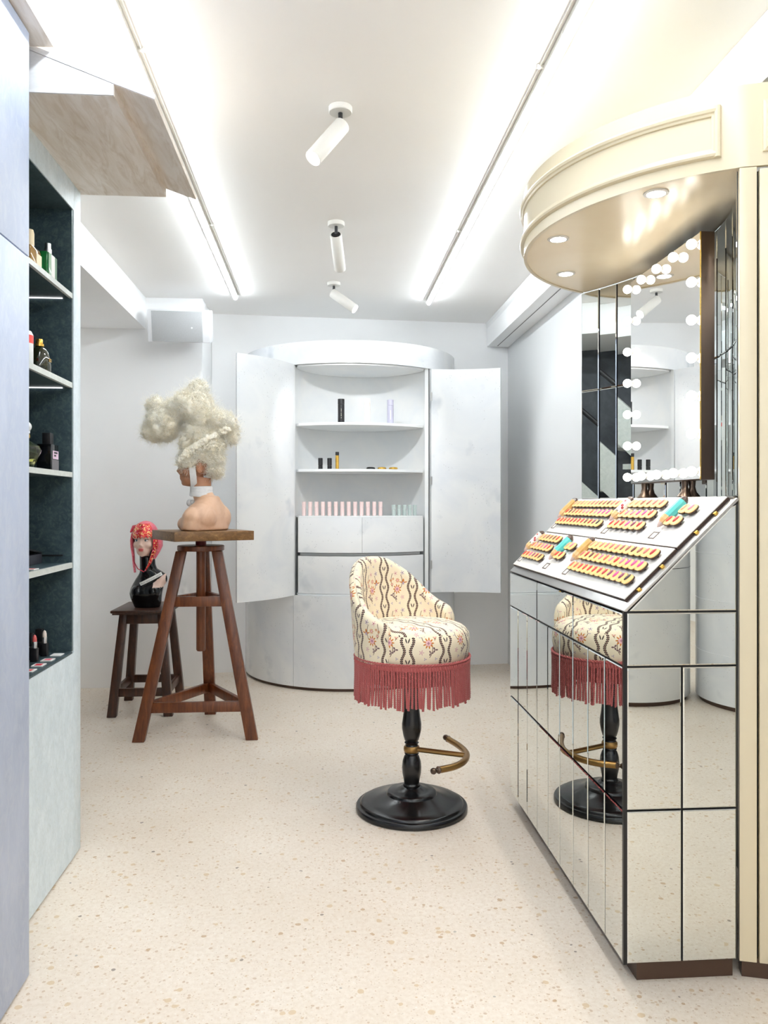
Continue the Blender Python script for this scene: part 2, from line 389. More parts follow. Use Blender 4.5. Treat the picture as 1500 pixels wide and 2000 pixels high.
# ------------------------------------------------------------------ room shell
ZC = 2.77
struct('floor', MB().box(-2.6, 4.2, -4.6, 6.9, -0.1, 0), 'terrazzo')
struct('ceiling', MB().box(-2.6, 4.2, -4.6, 6.9, ZC, ZC + 0.1), 'ceiling_paint')
wy = lambda x: 6.27 + 0.076 * x
struct('wall_back', MB().poly([(-0.86, wy(-0.86)), (1.62, wy(1.62)), (1.62, 6.9), (-0.86, 6.9)], 0, ZC), 'white_paint')
struct('wall_back_left', MB().box(-2.6, -0.862, 5.75, 6.9, 0, ZC), 'white_paint', bev=0.004)
struct('wall_left', MB().box(-2.6, -1.95, -4.6, 5.75, 0, ZC), 'white_paint')
struct('wall_right', MB().box(1.50, 1.62, 3.45, wy(1.5) + 0.02, 0, ZC), 'white_paint_dimmed')
struct('wall_right_recess', MB().box(1.62, 1.75, 2.8, 3.6, 0, ZC), 'white_paint')
struct('wall_right_front', MB().box(4.1, 4.2, -4.6, 2.8, 0, ZC), 'white_paint')
struct('wall_right_return', MB().box(1.75, 4.2, 2.8, 2.9, 0, ZC), 'white_paint')
struct('wall_front', MB().box(-2.6, 4.2, -4.7, -4.6, 0, ZC), 'white_paint')
# ceiling drop along the left
struct('trim_1', MB().box(-1.95, -1.26, 2.99, 5.749, 2.545, ZC - 0.001), 'white_paint')
# box beam with a slot diffuser along the right
b = struct('trim_2', MB().prism([(1.315, ZC - 0.001), (1.315, ZC - 0.03), (1.325, ZC - 0.045), (1.325, 2.58), (1.499, 2.58), (1.499, ZC - 0.001)],
                               lambda x, z: (x, -1.0, z), lambda x, z: (x, wy(1.4) - 0.012, z)), 'white_paint')
part('slot_diffuser', MB().box(1.399, 1.405, 3.6, wy(1.4) - 0.05, 2.5785, 2.582), 'joint', b)

# stair soffit above the left cabinets
st = thing('stair_soffit', 'whitewashed boxed stair soffit with a slanted slab, hanging above the left shelves', 'stair', (-1.0, 2.64, 2.473))
Y0, Y1 = 2.335, 3.085
part('boxed_beam', MB().prism([(-1.6, 2.473), (-0.60, 2.473), (-0.60, 2.506), (-1.6, 2.506 + 1.0 * 0.372)], lambda x, z: (x, Y0, z), lambda x, z: (x, Y1, z)).mat(0), ['stone_soffit'], st)
sl = lambda x: 2.478 - (x + 0.484) * 0.372
part('slanted_slab', MB().prism([(-1.6, sl(-1.6)), (-0.484, sl(-0.484)), (-0.486, 2.465), (-0.604, 2.507), (-1.6, 2.507 + 0.996 * 0.372)], lambda x, z: (x, Y0 - 0.004, z), lambda x, z: (x, Y1, z)), 'stone_soffit', st)
part('end_panel', MB().prism([(-1.6, 2.474), (-0.601, 2.474), (-0.601, 2.5055), (-1.6, 2.5055 + 0.999 * 0.372)], lambda x, z: (x, Y0 - 0.006, z), lambda x, z: (x, Y0 - 0.0005, z)), 'stone_face', st)
part('slab_edge', MB().prism([(-1.6, sl(-1.6) + 0.001), (-0.483, sl(-0.483) + 0.001), (-0.485, 2.466), (-0.604, 2.508), (-1.6, 2.507 + 0.996 * 0.372)], lambda x, z: (x, Y0 - 0.008, z), lambda x, z: (x, Y0 - 0.0042, z)), 'stone_face', st)
solo('stair_riser', MB().box(-1.6, -0.765, 0.2, Y0 - 0.012, 2.600, 2.622), 'stone_soffit', 'beige whitewashed stair box under the ceiling, nearer than the slanted slab', 'stair', loc=(-1.1, 1.2, 2.60))

# ------------------------------------------------------------------ left cabinets
tw = thing('cabinet_tower', 'tall blue-grey plastered cabinet tower at the left edge, two panels high', 'cabinet', (-1.05, 1.5, 0))
part('carcass', MB().box(-1.5, -0.83, 0.3, 2.24, 0.006, 2.592), 'tower', tw)
part('door_panel', MB().box(-0.829, -0.806, 0.3, 2.247, 0.008, 1.976), 'tower', tw, bev=0.0015)
part('door_panel', MB().box(-0.829, -0.806, 0.3, 2.247, 1.980, 2.594), 'tower', tw, bev=0.0015)
lc = thing('display_cabinet', 'pale green-grey display cabinet with dark niche shelves behind the blue-grey tower', 'cabinet', (-1.2, 2.66, 0))
XB, XFr, YA, YB = -1.5, -0.912, 2.25, 3.065
part('base_panel', MB().box(XFr - 0.02, XFr, YA, 2.984, 0.008, 0.757), 'pale_zinc', lc)
part('base_carcass', MB().box(XB, XFr - 0.022, YA, 3.04, 0.01, 0.755), 'pale_zinc', lc)
part('end_panel', MB().box(XB, XFr, 2.985, YB, 0.008, 2.472), 'pale_zinc', lc, bev=0.0015)
part('header', MB().box(XB, XFr, YA, 2.984, 2.377, 2.472), 'pale_zinc', lc)
part('niche_side', MB().box(XB + 0.02, XFr - 0.003, 2.970, 2.983, 0.764, 2.376), 'dark_zinc', lc)
part('niche_back', MB().box(XB, XB + 0.018, YA, 2.968, 0.764, 2.376), 'dark_zinc', lc)
part('niche_ceiling', MB().box(XB + 0.02, XFr - 0.003, YA, 2.968, 2.3745, 2.3768), 'dark_zinc', lc)
part('niche_floor', MB().box(XB + 0.02, XFr, YA, 2.968, 0.756, 0.763), 'dark_zinc', lc)
SH = [(2.068, 2.050), (1.743, 1.724), (1.417, 1.399), (1.088, 1.069)]
for i, (zt, zb) in enumerate(SH):
    sh = part('shelf', MB().box(XB + 0.02, XFr - 0.012, YA, 2.969, zb + 0.001, zt - 0.0005), 'dark_zinc', lc)
    part('shelf_edge', MB().box(XFr - 0.0115, XFr - 0.0005, YA, 2.9695, zb, zt), 'shelf_zinc', sh)
    if i < 2: part('light_strip', MB().box(XB + 0.03, XFr - 0.035, 2.962, 2.9692, zb - 0.002, zb + 0.0005), 'shelf_glow', sh)
part('plinth', MB().box(XB, XFr - 0.03, YA, 3.05, 0, 0.008), 'plinth', lc)

# dark stairwell beyond the display cabinet, out of direct view but reflected in the mirror niche
MAT['stair_dark'] = mottled('dark_stair_wall', S(52, 56, 62), S(74, 78, 84), 8, 0.6, 4)
struct('wall_stairwell', MB().box(-1.949, -1.90, 3.08, 4.75, 0, 2.543), 'stair_dark')
sc_ = thing('staircase', 'grey stone staircase with black handrail reflected in the dark niche mirrors', 'staircase', (-1.65, 3.9, 0))
part('stringer', MB().prism([(3.10, 0.55), (4.60, 1.95), (4.60, 2.30), (3.10, 0.90)], lambda y, z: (-1.44, y, z), lambda y, z: (-1.40, y, z)), 'shelf_zinc', sc_)
for k in range(8): part('step', MB().box(-1.88, -1.445, 3.10 + 0.18 * k, 3.30 + 0.18 * k, 0.56 + 0.168 * k, 0.60 + 0.168 * k), 'shelf_zinc', sc_)
part('handrail', MB().tube([(-1.43, 3.10, 1.45), (-1.43, 4.25, 2.50)], 0.018, 10), 'black_matt', sc_)

# ------------------------------------------------------------------ round white cabinet (drum)
DC, DR = (0.212, 6.314), 0.8225
AL, AR = R_(-31.0), R_(41.9)
ZT, ZO, ZB = 2.437, 2.281, 0.662
dr = thing('round_cabinet', 'round white cabinet with cloudy plaster finish and open curved doors by the back wall', 'cabinet', (0.212, 5.7, 0))
part('base_panel', MB().arc_slab(DC, DR - 0.02, DR, AL + 0.002, AR - 0.002, 0.022, ZB, 40), 'drum', dr, smooth=True)
part('side_panel', MB().arc_slab(DC, DR - 0.02, DR, R_(-84), AL - 0.002, 0.022, ZO - 0.001, 30), 'drum', dr, smooth=True)
part('side_panel', MB().arc_slab(DC, DR - 0.02, DR, AR + 0.002, R_(89), 0.022, ZO - 0.001, 30), 'drum', dr, smooth=True)
part('top_ring', MB().arc_slab(DC, DR - 0.03, DR + 0.001, R_(-84), R_(89), ZO, ZT, 70), 'drum', dr, smooth=True)
part('plinth', MB().arc_slab(DC, DR - 0.06, DR - 0.015, R_(-84), R_(88), 0.0, 0.022, 60), 'plinth', dr, smooth=True)
part('top_cap', MB().poly(arcpts(DC, DR - 0.03, R_(-84), R_(88), 48), ZT - 0.03, ZT - 0.004), 'drum', dr)
hl = (DC[0] + DR * math.sin(AL), DC[1] - DR * math.cos(AL)); hr = (DC[0] + DR * math.sin(AR), DC[1] - DR * math.cos(AR))
# inner jambs and concave back: an arc through the two jambs
jl = (hl[0] + 0.012, hl[1] + 0.02); jr = (hr[0] - 0.03, hr[1] + 0.006)
mid = ((jl[0] + jr[0]) / 2, (jl[1] + jr[1]) / 2); ch = math.dist(jl, jr) / 2; sag = 0.40
nx = Vector((-(jr[1] - jl[1]), jr[0] - jl[0])).normalized()
BR = (ch * ch + sag * sag) / (2 * sag); BC = (mid[0] + nx.x * (sag - BR), mid[1] + nx.y * (sag - BR))
a_l = math.atan2(jl[0] - BC[0], -(jl[1] - BC[1])); a_r = math.atan2(jr[0] - BC[0], -(jr[1] - BC[1]))
if a_l > 0: a_l -= 2 * PI
if a_r > 0: a_r -= 2 * PI
if a_r > a_l: a_r -= 2 * PI
back_arc = lambda r, n=40: [(BC[0] + r * math.sin(a_l + (a_r - a_l) * i / n), BC[1] - r * math.cos(a_l + (a_r - a_l) * i / n)) for i in range(n + 1)]
def back_shell(r0, r1, z0, z1):
    A, B = back_arc(r0), back_arc(r1)
    return MB().loft([[(p[0], p[1], z0), (q[0], q[1], z0), (q[0], q[1], z1), (p[0], p[1], z1)] for p, q in zip(A, B)])
part('niche_back', back_shell(BR, BR + 0.015, ZB, ZO), 'drum_inside', dr, smooth=True)
part('jamb', MB().poly([(hl[0] + 0.004, hl[1] - 0.002), jl, (jl[0] - 0.014, jl[1] + 0.02), (hl[0] - 0.012, hl[1] + 0.012)], ZB, ZO), 'drum_inside', dr)
part('jamb', MB().poly([(hr[0] - 0.003, hr[1] + 0.0), jr, (jr[0] + 0.008, jr[1] + 0.03), (hr[0] + 0.012, hr[1] + 0.03)], ZB, ZO), 'drum_inside', dr)
part('edge_mirror', MB().box(hr[0] - 0.004, hr[0] + 0.002, hr[1] - 0.004, hr[1] + 0.012, ZB, ZO), 'joint', dr)
def lens(inset, sl=0.0, sr=0.0, rin=0.004):
    f = arcpts(DC, DR - inset, AL + 0.028 + sl, AR - 0.042 - sr, 30)
    return f + [p for p in back_arc(BR - rin)[::-1]][1:-1]
part('niche_ceiling', MB().poly(lens(0.022), ZO - 0.012, ZO - 0.001), 'drum_inside', dr)
part('niche_floor', MB().poly(lens(0.022), ZB, ZB + 0.012), 'drum_inside', dr)
for z in (1.872, 1.547):
    part('shelf', MB().poly(lens(0.03), z - 0.018, z), 'drum_inside', dr)
dz0, dz1 = 0.962, 1.216
part('drawer_top', MB().poly(lens(0.03), dz1 - 0.006, dz1 + 0.003), 'drum_inside', dr)
am = R_(3.96)
part('drawer_front', MB().arc_slab(DC, DR - 0.04, DR - 0.022, AL + 0.030, am - 0.0012, dz0, dz1 - 0.007, 20), 'drum', dr, smooth=True)
part('drawer_front', MB().arc_slab(DC, DR - 0.04, DR - 0.022, am + 0.0012, AR - 0.048, dz0, dz1 - 0.007, 20), 'drum', dr, smooth=True)
part('drawer_front', MB().arc_slab(DC, DR - 0.04, DR - 0.022, AL + 0.030, AR - 0.048, 0.676, 0.938, 40), 'drum', dr, smooth=True)
part('drawer_rail', MB().poly(lens(0.06, rin=0.03), 0.94, 0.957), 'drum_inside', dr)
def door(hinge, tip, bulge, z0, z1, dname):
    h, t = Vector(hinge), Vector(tip); d = t - h; c = d.length / 2; s = DR - math.sqrt(DR * DR - c * c)
    n = Vector((-d.y, d.x)).normalized() * bulge; ctr = (h + t) / 2 - n * (DR - s)
    rings = []
    for i in range(21):
        p = h + d * i / 20; tt = abs(2 * i / 20 - 1) * c; e = math.sqrt(DR * DR - tt * tt) - (DR - s)
        q = p + n * e; o = (q - ctr).normalized() * 0.02
        rings.append([(q.x, q.y, z0), (q.x + o.x, q.y + o.y, z0), (q.x + o.x, q.y + o.y, z1), (q.x, q.y, z1)])
    d_ = part('door', MB().loft(rings), 'drum', dr, smooth=True)
    hm = MB()
    for z in (z0 + 0.2, (z0 + z1) / 2, z1 - 0.2): hm.tube([(h.x, h.y - 0.004, z - 0.03), (h.x, h.y - 0.004, z + 0.03)], 0.006, 8)
    part('hinge', hm, 'steel', d_)
door((hl[0] - 0.012, hl[1] - 0.024), (-0.567, 5.19), 1, ZB + 0.003, ZO - 0.004, 'l')
door((hr[0] + 0.014, hr[1] - 0.016), (1.262, 5.600), 1, ZB + 0.003, ZO - 0.004, 'r')

def cyl_item(name, label, cat, x, y, z, segs, group=None, n=20, parts=None, bev=0.001):
    """stack of lathe profiles as parts: segs = [(part, mat, [(r,z)...])]"""
    t = thing(name, label, cat, (x, y, z), 0, group)
    for pn, mt, prof in segs: part(pn, MB().lathe(prof, n), mt, t, world=False, smooth=True)
    return t
rod = lambda r, z0, z1, e=0.0012: [(r - e, z0), (r, z0 + e), (r, z1 - e), (r - e, z1)]
plain('lavender', (182, 180, 198), 0.35); plain('blush', (236, 212, 209), 0.4); plain('sage', (184, 197, 193), 0.4); plain('ivory', (246, 232, 222), 0.35); plain('pale_print', (226, 222, 200), 0.4)
zs = 1.8725
yb = 5.62
t = cyl_item('cosmetic_tube', 'tall black cosmetic tube with pale vertical lettering on the upper shelf', 'tube', 0.124, yb, zs, [('body', 'black_matt', rod(0.0235, 0, 0.132)), ('cap', 'black_matt', rod(0.0238, 0.133, 0.172))])
ins = MB()
for k, (w0, w1) in enumerate([(0, 3), (4, 6), (7, 10), (11, 12), (13, 16), (17, 20), (21, 23), (24, 27)]):
    for q in range(w0, w1):
        if (q * 7 + k) % 5 != 4: ins.box(-0.0015 - 0.0004 * (q % 3), 0.0018, -0.0241, -0.0236, 0.035 + q * 0.0026, 0.0366 + q * 0.0026)
part('lettering', ins, 'pale_print', t, world=False)
t = cyl_item('cosmetic_tube', 'tall white cosmetic tube in the middle of the upper shelf', 'tube', 0.309, yb - 0.01, zs, [('body', 'ivory', rod(0.021, 0, 0.138)), ('cap', 'ivory', rod(0.0206, 0.139, 0.174))])
t = cyl_item('cosmetic_tube', 'tall lavender cosmetic tube at the right of the upper shelf', 'tube', 0.475, yb + 0.02, zs, [('body', 'lavender', rod(0.0235, 0, 0.130)), ('cap', 'lavender', rod(0.0233, 0.131, 0.172))])
part('lettering', MB().box(-0.0016, 0.0016, -0.0241, -0.0236, 0.03, 0.095), 'ivory', t, world=False)
zs = 1.5475
for k, x in enumerate((-0.022, 0.042)):
    cyl_item('lipstick_case', ('squat black lipstick case at the far left of the lower shelf', 'squat black lipstick case beside the gold vial')[k], 'lipstick', x, 5.62, zs, [('base', 'black_matt', rod(0.0155, 0, 0.026)), ('cap', 'black_matt', rod(0.0158, 0.027, 0.079))], 'black lipstick cases on the lower shelf')
cyl_item('perfume_vial', 'slim gold vial with a black cap on the lower shelf', 'vial', 0.096, 5.62, zs, [('body', 'gold', rod(0.0125, 0, 0.098)), ('cap', 'black_matt', rod(0.0128, 0.099, 0.123))])
for x, mt, lb in ((0.334, 'black_gloss', 'flat black round compact on the lower shelf'), (0.414, 'gold', 'flat gold round compact next to the black compact'), (0.495, 'gold', 'flat gold round compact at the right end of the row')):
    cyl_item('compact_case', lb, 'compact', x, 5.63, zs, [('base', mt, [(0.027, 0), (0.031, 0.003), (0.0315, 0.007)]), ('lid', mt, [(0.0318, 0.0075), (0.031, 0.012), (0.026, 0.016), (0.01, 0.018)])], 'compacts on the lower shelf', n=28)
zs = 1.2195
for k in range(13):
    x = -0.139 + 0.045 * k; y = DC[1] - math.sqrt((DR - 0.075) ** 2 - (x - DC[0]) ** 2)
    lb = 'pale pink tube on the drawer unit, ' + ORD[k] + ' from the left in its row'
    cyl_item('lip_balm_tube', lb, 'tube', x, y, zs, [('body', 'blush', rod(0.0135, 0, 0.060)), ('cap', 'blush', rod(0.0138, 0.061, 0.099))], 'pink tubes on the drawer unit', n=14)
for k in range(5):
    x = 0.498 + 0.040 * k; y = DC[1] - math.sqrt((DR - 0.075) ** 2 - (x - DC[0]) ** 2)
    cyl_item('lip_balm_tube', 'pale sage green tube on the drawer unit, ' + ORD[k] + ' from the left', 'tube', x, y, zs, [('body', 'sage', rod(0.0140, 0, 0.046)), ('cap', 'sage', rod(0.0143, 0.047, 0.077))], 'green tubes on the drawer unit', n=14)

# ------------------------------------------------------------------ ceiling lights and speaker
def linear_light(x0, ys, label):
    sg = 1 if x0 < 0 else -1
    t = thing('linear_light', label, 'light', (x0, (ys[0] + ys[-1]) / 2, ZC))
    part('conduit', MB().tube([(x0 + sg * 0.030, ys[0], ZC - 0.004), (x0 + sg * 0.030, ys[-1], ZC - 0.004)], 0.0035, 8), 'white_metal', t)
    for a, b in zip(ys[:-1], ys[1:]):
        part('channel', MB().box(x0 - 0.0185, x0 + 0.0185, a + 0.002, b - 0.002, ZC - 0.0235, ZC - 0.001), 'white_metal', t)
        part('glow_tube', MB().tube([(x0, a + 0.006, ZC - 0.027), (x0, b - 0.006, ZC - 0.027)], 0.0135, 12), 'tube_light', t)
        part('clip', MB().box(min(x0 + sg * 0.012, x0 + sg * 0.041), max(x0 + sg * 0.012, x0 + sg * 0.041), a + 0.2, a + 0.212, ZC - 0.012, ZC - 0.001), 'white_metal', t)
linear_light(-0.615, [-3.9, -2.4, -0.8, 0.8, 2.4, 4.0, 5.62], 'long glowing ceiling tube on the left, passing behind the stair soffit')
linear_light(0.752, [-3.9, -2.4, -0.8, 0.8, 2.4, 4.0, 5.66], 'long glowing ceiling tube on the right, above the cream canopy')
def spot(x, y, aim, label, power=1.0, tilt_len=0.20, cone=62, lamp_aim=None):
    t = thing('ceiling_spotlight', label, 'spotlight', (x, y, ZC), 0, 'ceiling spotlights')
    part('mount', MB().lathe([(0.041, ZC - 0.022), (0.0435, ZC - 0.019), (0.0435, ZC - 0.001)], 36, (x, y, 0)), 'white_metal', t, smooth=True)
    piv = Vector((x, y, ZC - 0.075)); d = Vector(aim).normalized()
    part('stem', MB().tube([(x, y, ZC - 0.0225), (x, y, ZC - 0.068), piv + d * 0.004], 0.0085, 12), 'black_matt', t, smooth=True)
    a = piv + d * -0.012; q = d.to_track_quat('Z', 'Y')
    xf = XF[t.name].inverted()
    def along(prof, n=32): return MB_apply(MB().lathe(prof, n), Matrix.Translation(a) @ q.to_matrix().to_4x4())
    hd = part('head', along([(0.0255, 0.001), (0.030, 0.0), (0.031, 0.002), (0.031, tilt_len - 0.002), (0.030, tilt_len), (0.0275, tilt_len - 0.002), (0.0265, tilt_len - 0.012)]), 'white_metal', t, smooth=True)
    part('back_cap', along([(0.0245, -0.0008), (0.0245, 0.012)]), 'black_matt', hd, smooth=True)
    part('lens', along([(0.0262, tilt_len - 0.011), (0.0262, tilt_len - 0.008), (0.012, tilt_len - 0.004)]), 'spot_glow', hd, smooth=True)
    lamp('spot_lamp', 'SPOT', tuple(a + d * (tilt_len + 0.004)), lamp_aim or d, SPOT_W * power, (0.95, 0.97, 1.0), spot_size=R_(cone), spot_blend=0.45, shadow_soft_size=0.024)
def MB_apply(mb, mt): mb.v = [tuple(mt @ Vector(p)) for p in mb.v]; return mb
spot(0.062, 2.94, (-0.54, -0.33, -0.78), 'white cylinder ceiling spotlight nearest the camera, aimed down to the left')
spot(0.065, 4.14, (0.12, 0.76, -0.63), 'white cylinder ceiling spotlight in the middle, aimed at the round cabinet', 2.9, 0.212, 50, (0.13, 1.5, -0.92))
spot(0.068, 5.27, (0.74, -0.30, -0.60), 'white cylinder ceiling spotlight farthest away, aimed down to the right')
sp = thing('wall_speaker', 'white wall speaker with grey mesh front, tilted down under the ceiling', 'speaker', (-0.98, 5.60, 2.50))
def tiltbox(x0, x1, y0, y1, z0, z1, ang=R_(14), piv=(5.58, 2.535), rz=0.02):
    m = Matrix.Translation((-0.98, piv[0], piv[1])) @ Matrix.Rotation(rz, 4, 'Z') @ Matrix.Rotation(ang, 4, 'X')
    return MB_apply(MB().box(x0, x1, y0, y1, z0, z1), m)
part('housing', tiltbox(-0.208, 0.208, -0.12, 0.06, -0.108, 0.108), 'white_plastic', sp, bev=0.008)
part('grille', tiltbox(-0.178, 0.158, -0.126, -0.12, -0.104, 0.100), 'grey_mesh', sp, bev=0.002)
part('badge', MB_apply(MB().lathe([(0.006, 0), (0.006, 0.003)], 12), Matrix.Translation((-0.98, 5.58, 2.535)) @ Matrix.Rotation(R_(14), 4, 'X') @ Matrix.Translation((0.09, -0.126, -0.01)) @ Matrix.Rotation(R_(90), 4, 'X')), 'white_plastic', sp)
part('wall_bracket', MB().box(-1.02, -0.92, 5.60, 5.748, 2.46, 2.60), 'white_plastic', sp)
part('cable_loop', MB().tube([(-0.93 + 0.03 * math.cos(a), 5.70, 2.62 + 0.03 * math.sin(a)) for a in np.linspace(0, PI, 12)], 0.004, 6), 'white_plastic', sp)

# ------------------------------------------------------------------ mirrored counter
CX, CXR, CY0, CY1 = 0.808, 1.127, 2.088, 3.400
ST0 = Vector((CX, 0, 1.012)); SA = math.atan2(0.298, 0.310); ct_, st_ = math.cos(SA), math.sin(SA)
def SP(t, y, n=0.0): return (CX + t * ct_ - n * st_, y, 1.012 + t * st_ + n * ct_)
co = thing('mirrored_counter', 'make-up counter covered in mirror tiles with a sloping display top', 'counter', (1.0, 2.74, 0))
part('carcass', MB().prism([(CX + 0.007, 0.056), (1.128, 0.056), (1.128, 1.300), (CXR - 0.006, 1.300), (CX + 0.007, 1.002)], lambda x, z: (x, CY0 + 0.007, z), lambda x, z: (x, CY1 - 0.002, z)), 'joint', co)
part('plinth', MB().box(CX + 0.045, 1.125, CY0 + 0.022, CY1 - 0.04, 0.0, 0.056), 'plinth', co)
def tile_mesh(poly, depth=0.0065, ch=0.0030):
    """bevelled glass tile in the uv plane facing +n: polygon with a chamfered rim"""
    n = len(poly); c = Vector((sum(p[0] for p in poly) / n, sum(p[1] for p in poly) / n)); inn = []
    for i in range(n):
        p, a, b = Vector(poly[i]), Vector(poly[i - 1]), Vector(poly[(i + 1) % n])
        e1 = (p - a).normalized(); e2 = (b - p).normalized(); n1 = Vector((-e1.y, e1.x)); n2 = Vector((-e2.y, e2.x))
        if n1.dot(c - p) < 0: n1 = -n1
        if n2.dot(c - p) < 0: n2 = -n2
        m = (n1 + n2); m = m / (1 + n1.dot(n2)); inn.append(p + m * ch)
    vs = [(p[0], p[1], 0) for p in poly] + [(p[0], p[1], depth * 0.72) for p in poly] + [(p.x, p.y, depth) for p in inn]
    fs = [tuple(range(n))[::-1], tuple(range(2 * n, 3 * n))]
    mi = [1, 0]
    for k in (0, n):
        mi += [1 if k == 0 else 0] * n
        fs += [(k + i, k + (i + 1) % n, k + n + (i + 1) % n, k + n + i) for i in range(n)]
    mb = MB().add(vs, fs); mb.mi = mi; return mb
TC = {}
def tile(parent, poly, o, u, v, key=None):
    o, u, v = Vector(o), Vector(u).normalized(), Vector(v).normalized(); n = u.cross(v)
    k = tuple(round(c, 4) for p in poly for c in p)
    if k not in TC: TC[k] = mesh('mirror_tile', tile_mesh(poly), ['mirror', 'joint'])
    t = obj('mirror_tile', TC[k], parent)
    m = Matrix(((u.x, v.x, n.x, o.x), (u.y, v.y, n.y, o.y), (u.z, v.z, n.z, o.z), (0, 0, 0, 1)))
    t.matrix_basis = XF[root(parent).name].inverted() @ m
    return t
rect = lambda w, h: [(0, 0), (w, 0), (w, h), (0, h)]
G = 0.0058; zr = [0.056, 0.471, 0.860, 1.006]
L_ = CY1 - CY0
for r, n in ((0, 9), (1, 9), (2, 3)):
    w = L_ / n; h = zr[r + 1] - zr[r] - G
    for k in range(n): tile(co, rect(round(w - G, 5), round(h, 5)), (CX + 0.0066, CY0 + (k + 1) * w - G / 2, zr[r] + G / 2), (0, -1, 0), (0, 0, 1))
sw = (CXR - CX - 0.008)
for r, n in ((0, 2), (1, 2), (2, 1)):
    z1 = zr[r + 1] if r < 2 else 1.008
    w = sw / n; h = z1 - zr[r] - G
    for k in range(n): tile(co, rect(round(w - G, 5), round(h, 5)), (CX + 0.008 + k * w + G / 2, CY0 + 0.0066, zr[r] + G / 2), (1, 0, 0), (0, 0, 1))
tile(co, [(0.006, 0.003), (sw - G, 0.003), (sw - G, 0.290), (0.290, 0.284)], (CX + 0.008 + G / 2, CY0 + 0.0066, 1.008), (1, 0, 0), (0, 0, 1))
def slab(t0, t1, y0, y1, n0, n1):
    return MB().loft([[SP(t0, y, n0), SP(t1, y, n0), SP(t1, y, n1), SP(t0, y, n1)] for y in (y0, y1)])
part('top_frame', slab(0.0, 0.442, CY0, CY1, -0.008, 0.0), 'steel', co, bev=0.001)
part('corner_trim', MB().box(CX - 0.0005, CX + 0.009, CY0 - 0.0005, CY0 + 0.009, 0.056, 1.010), 'joint', co)
part('back_ledge', MB().poly([(1.122, CY0 + 0.012)] + [(0.18 + 1.15 * math.cos(a), 2.744 + 1.15 * math.sin(a)) for a in np.linspace(-0.575, 0.60, 24)] + [(1.122, CY1)], 1.301, 1.322), 'steel', co)
cl = MB()
for t in (0.075, 0.165, 0.300, 0.375):
    part('clip', slab(t - 0.006, t + 0.006, 2.104, 2.1165, 0.0003, 0.008), 'gold', co, bev=0.002)

# six tester boards with wood-chip swatches
lipcol = {k: M('lip_colour_' + n, S(*c), 0.3).m for k, n, c in (('a', 'peach', (226, 142, 120)), ('b', 'rose', (204, 120, 112)), ('c', 'mocha', (158, 96, 84)), ('d', 'brown', (116, 66, 58)),
          ('e', 'coral', (240, 108, 84)), ('f', 'pink', (238, 130, 150)), ('g', 'fuchsia', (226, 84, 150)), ('h', 'red', (212, 56, 52)), ('i', 'crimson', (180, 44, 52)), ('j', 'plum', (132, 60, 92)), ('k', 'black', (54, 46, 50)), ('l', 'nude', (232, 164, 130)))}
def chip_meshes():
    hw, h = 0.056, 0.0185
    out = [(0.006, -h * 0.95), (0.026, -h)] + [(0.026 + 0.0165 * math.cos(a), h * math.sin(a)) for a in np.linspace(-PI / 2, PI / 2, 9)[1:-1]] + [(0.026, h), (0.006, h * 0.92), (0.0, h * 0.5), (0.0, -h * 0.6)]
    body = MB()
    body.mat(1).prism(out, lambda a, b: (a, b, 0), lambda a, b: (a, b, 0.005))
    top = MB().mat(0).prism([(a * 0.985 + 0.0003, b * 0.97) for a, b in out], lambda a, b: (a, b, 0.0051), lambda a, b: (a, b, 0.0075))
    body.cur = 0; body.add(top.v, top.f)
    me = mesh('swatch_chip', body, ['wood_chip', 'chip_edge'])
    sm = MB(); n = 12
    ring = lambda s, z: [(0.0125 + s * (0.0078 * math.cos(q) + 0.0022 * math.sin(q)), 0.0045 + s * 0.0125 * math.sin(q), z) for q in np.linspace(0, 2 * PI, n, endpoint=False)]
    sm.loft([ring(1, 0.0074), ring(0.95, 0.009), ring(0.6, 0.0102)])
    mes = {k: mesh('colour_smear', sm, [m], smooth=True, angle=80) for k, m in lipcol.items()}
    pm = mesh('pin', MB().tube([(0.03, 0, -0.012), (0.03, 0, 0)], 0.003, 6), 'chip_edge')
    return me, mes, pm
CHIP, SMEAR, PIN = chip_meshes()
board_mesh_mat = ['board']
def pencil(label, body, y, t0, t1, group):
    """double-ended pencil lying along the slope"""
    Lp = t1 - t0; R = 0.0145
    th = thing('lip_pencil', label, 'pencil', SP(t0, y, 0.0125), 0, group)
    ax = Vector(SP(1, 0, 0)) - Vector(SP(0, 0, 0)); base = Vector(SP(t0, y, 0.0125 + R))
    q = ax.normalized().to_track_quat('Z', 'Y').to_matrix().to_4x4(); m = Matrix.Translation(base) @ q
    hexr = lambda r, z: [(r * math.cos(PI / 6 + i * PI / 4), r * math.sin(PI / 6 + i * PI / 4), z) for i in range(8)]
    def seg(pr): return MB_apply(MB().loft([hexr(r, z) for r, z in pr]), m)
    part('barrel', seg([(R, Lp * 0.34), (R, Lp * 0.86)]), body, th)
    part('wood_cone', seg([(R * 0.62, Lp * 0.13), (R * 0.96, Lp * 0.22), (R * 0.99, Lp * 0.34)]), 'pencil_wood', th)
    part('tip', seg([(R * 0.12, 0), (R * 0.4, Lp * 0.05), (R * 0.62, Lp * 0.13)]), 'tip', th)
    part('cap', seg([(R * 0.98, Lp * 0.86), (R * 0.85, Lp * 0.94), (R * 0.3, Lp)]), 'brown_cap', th)
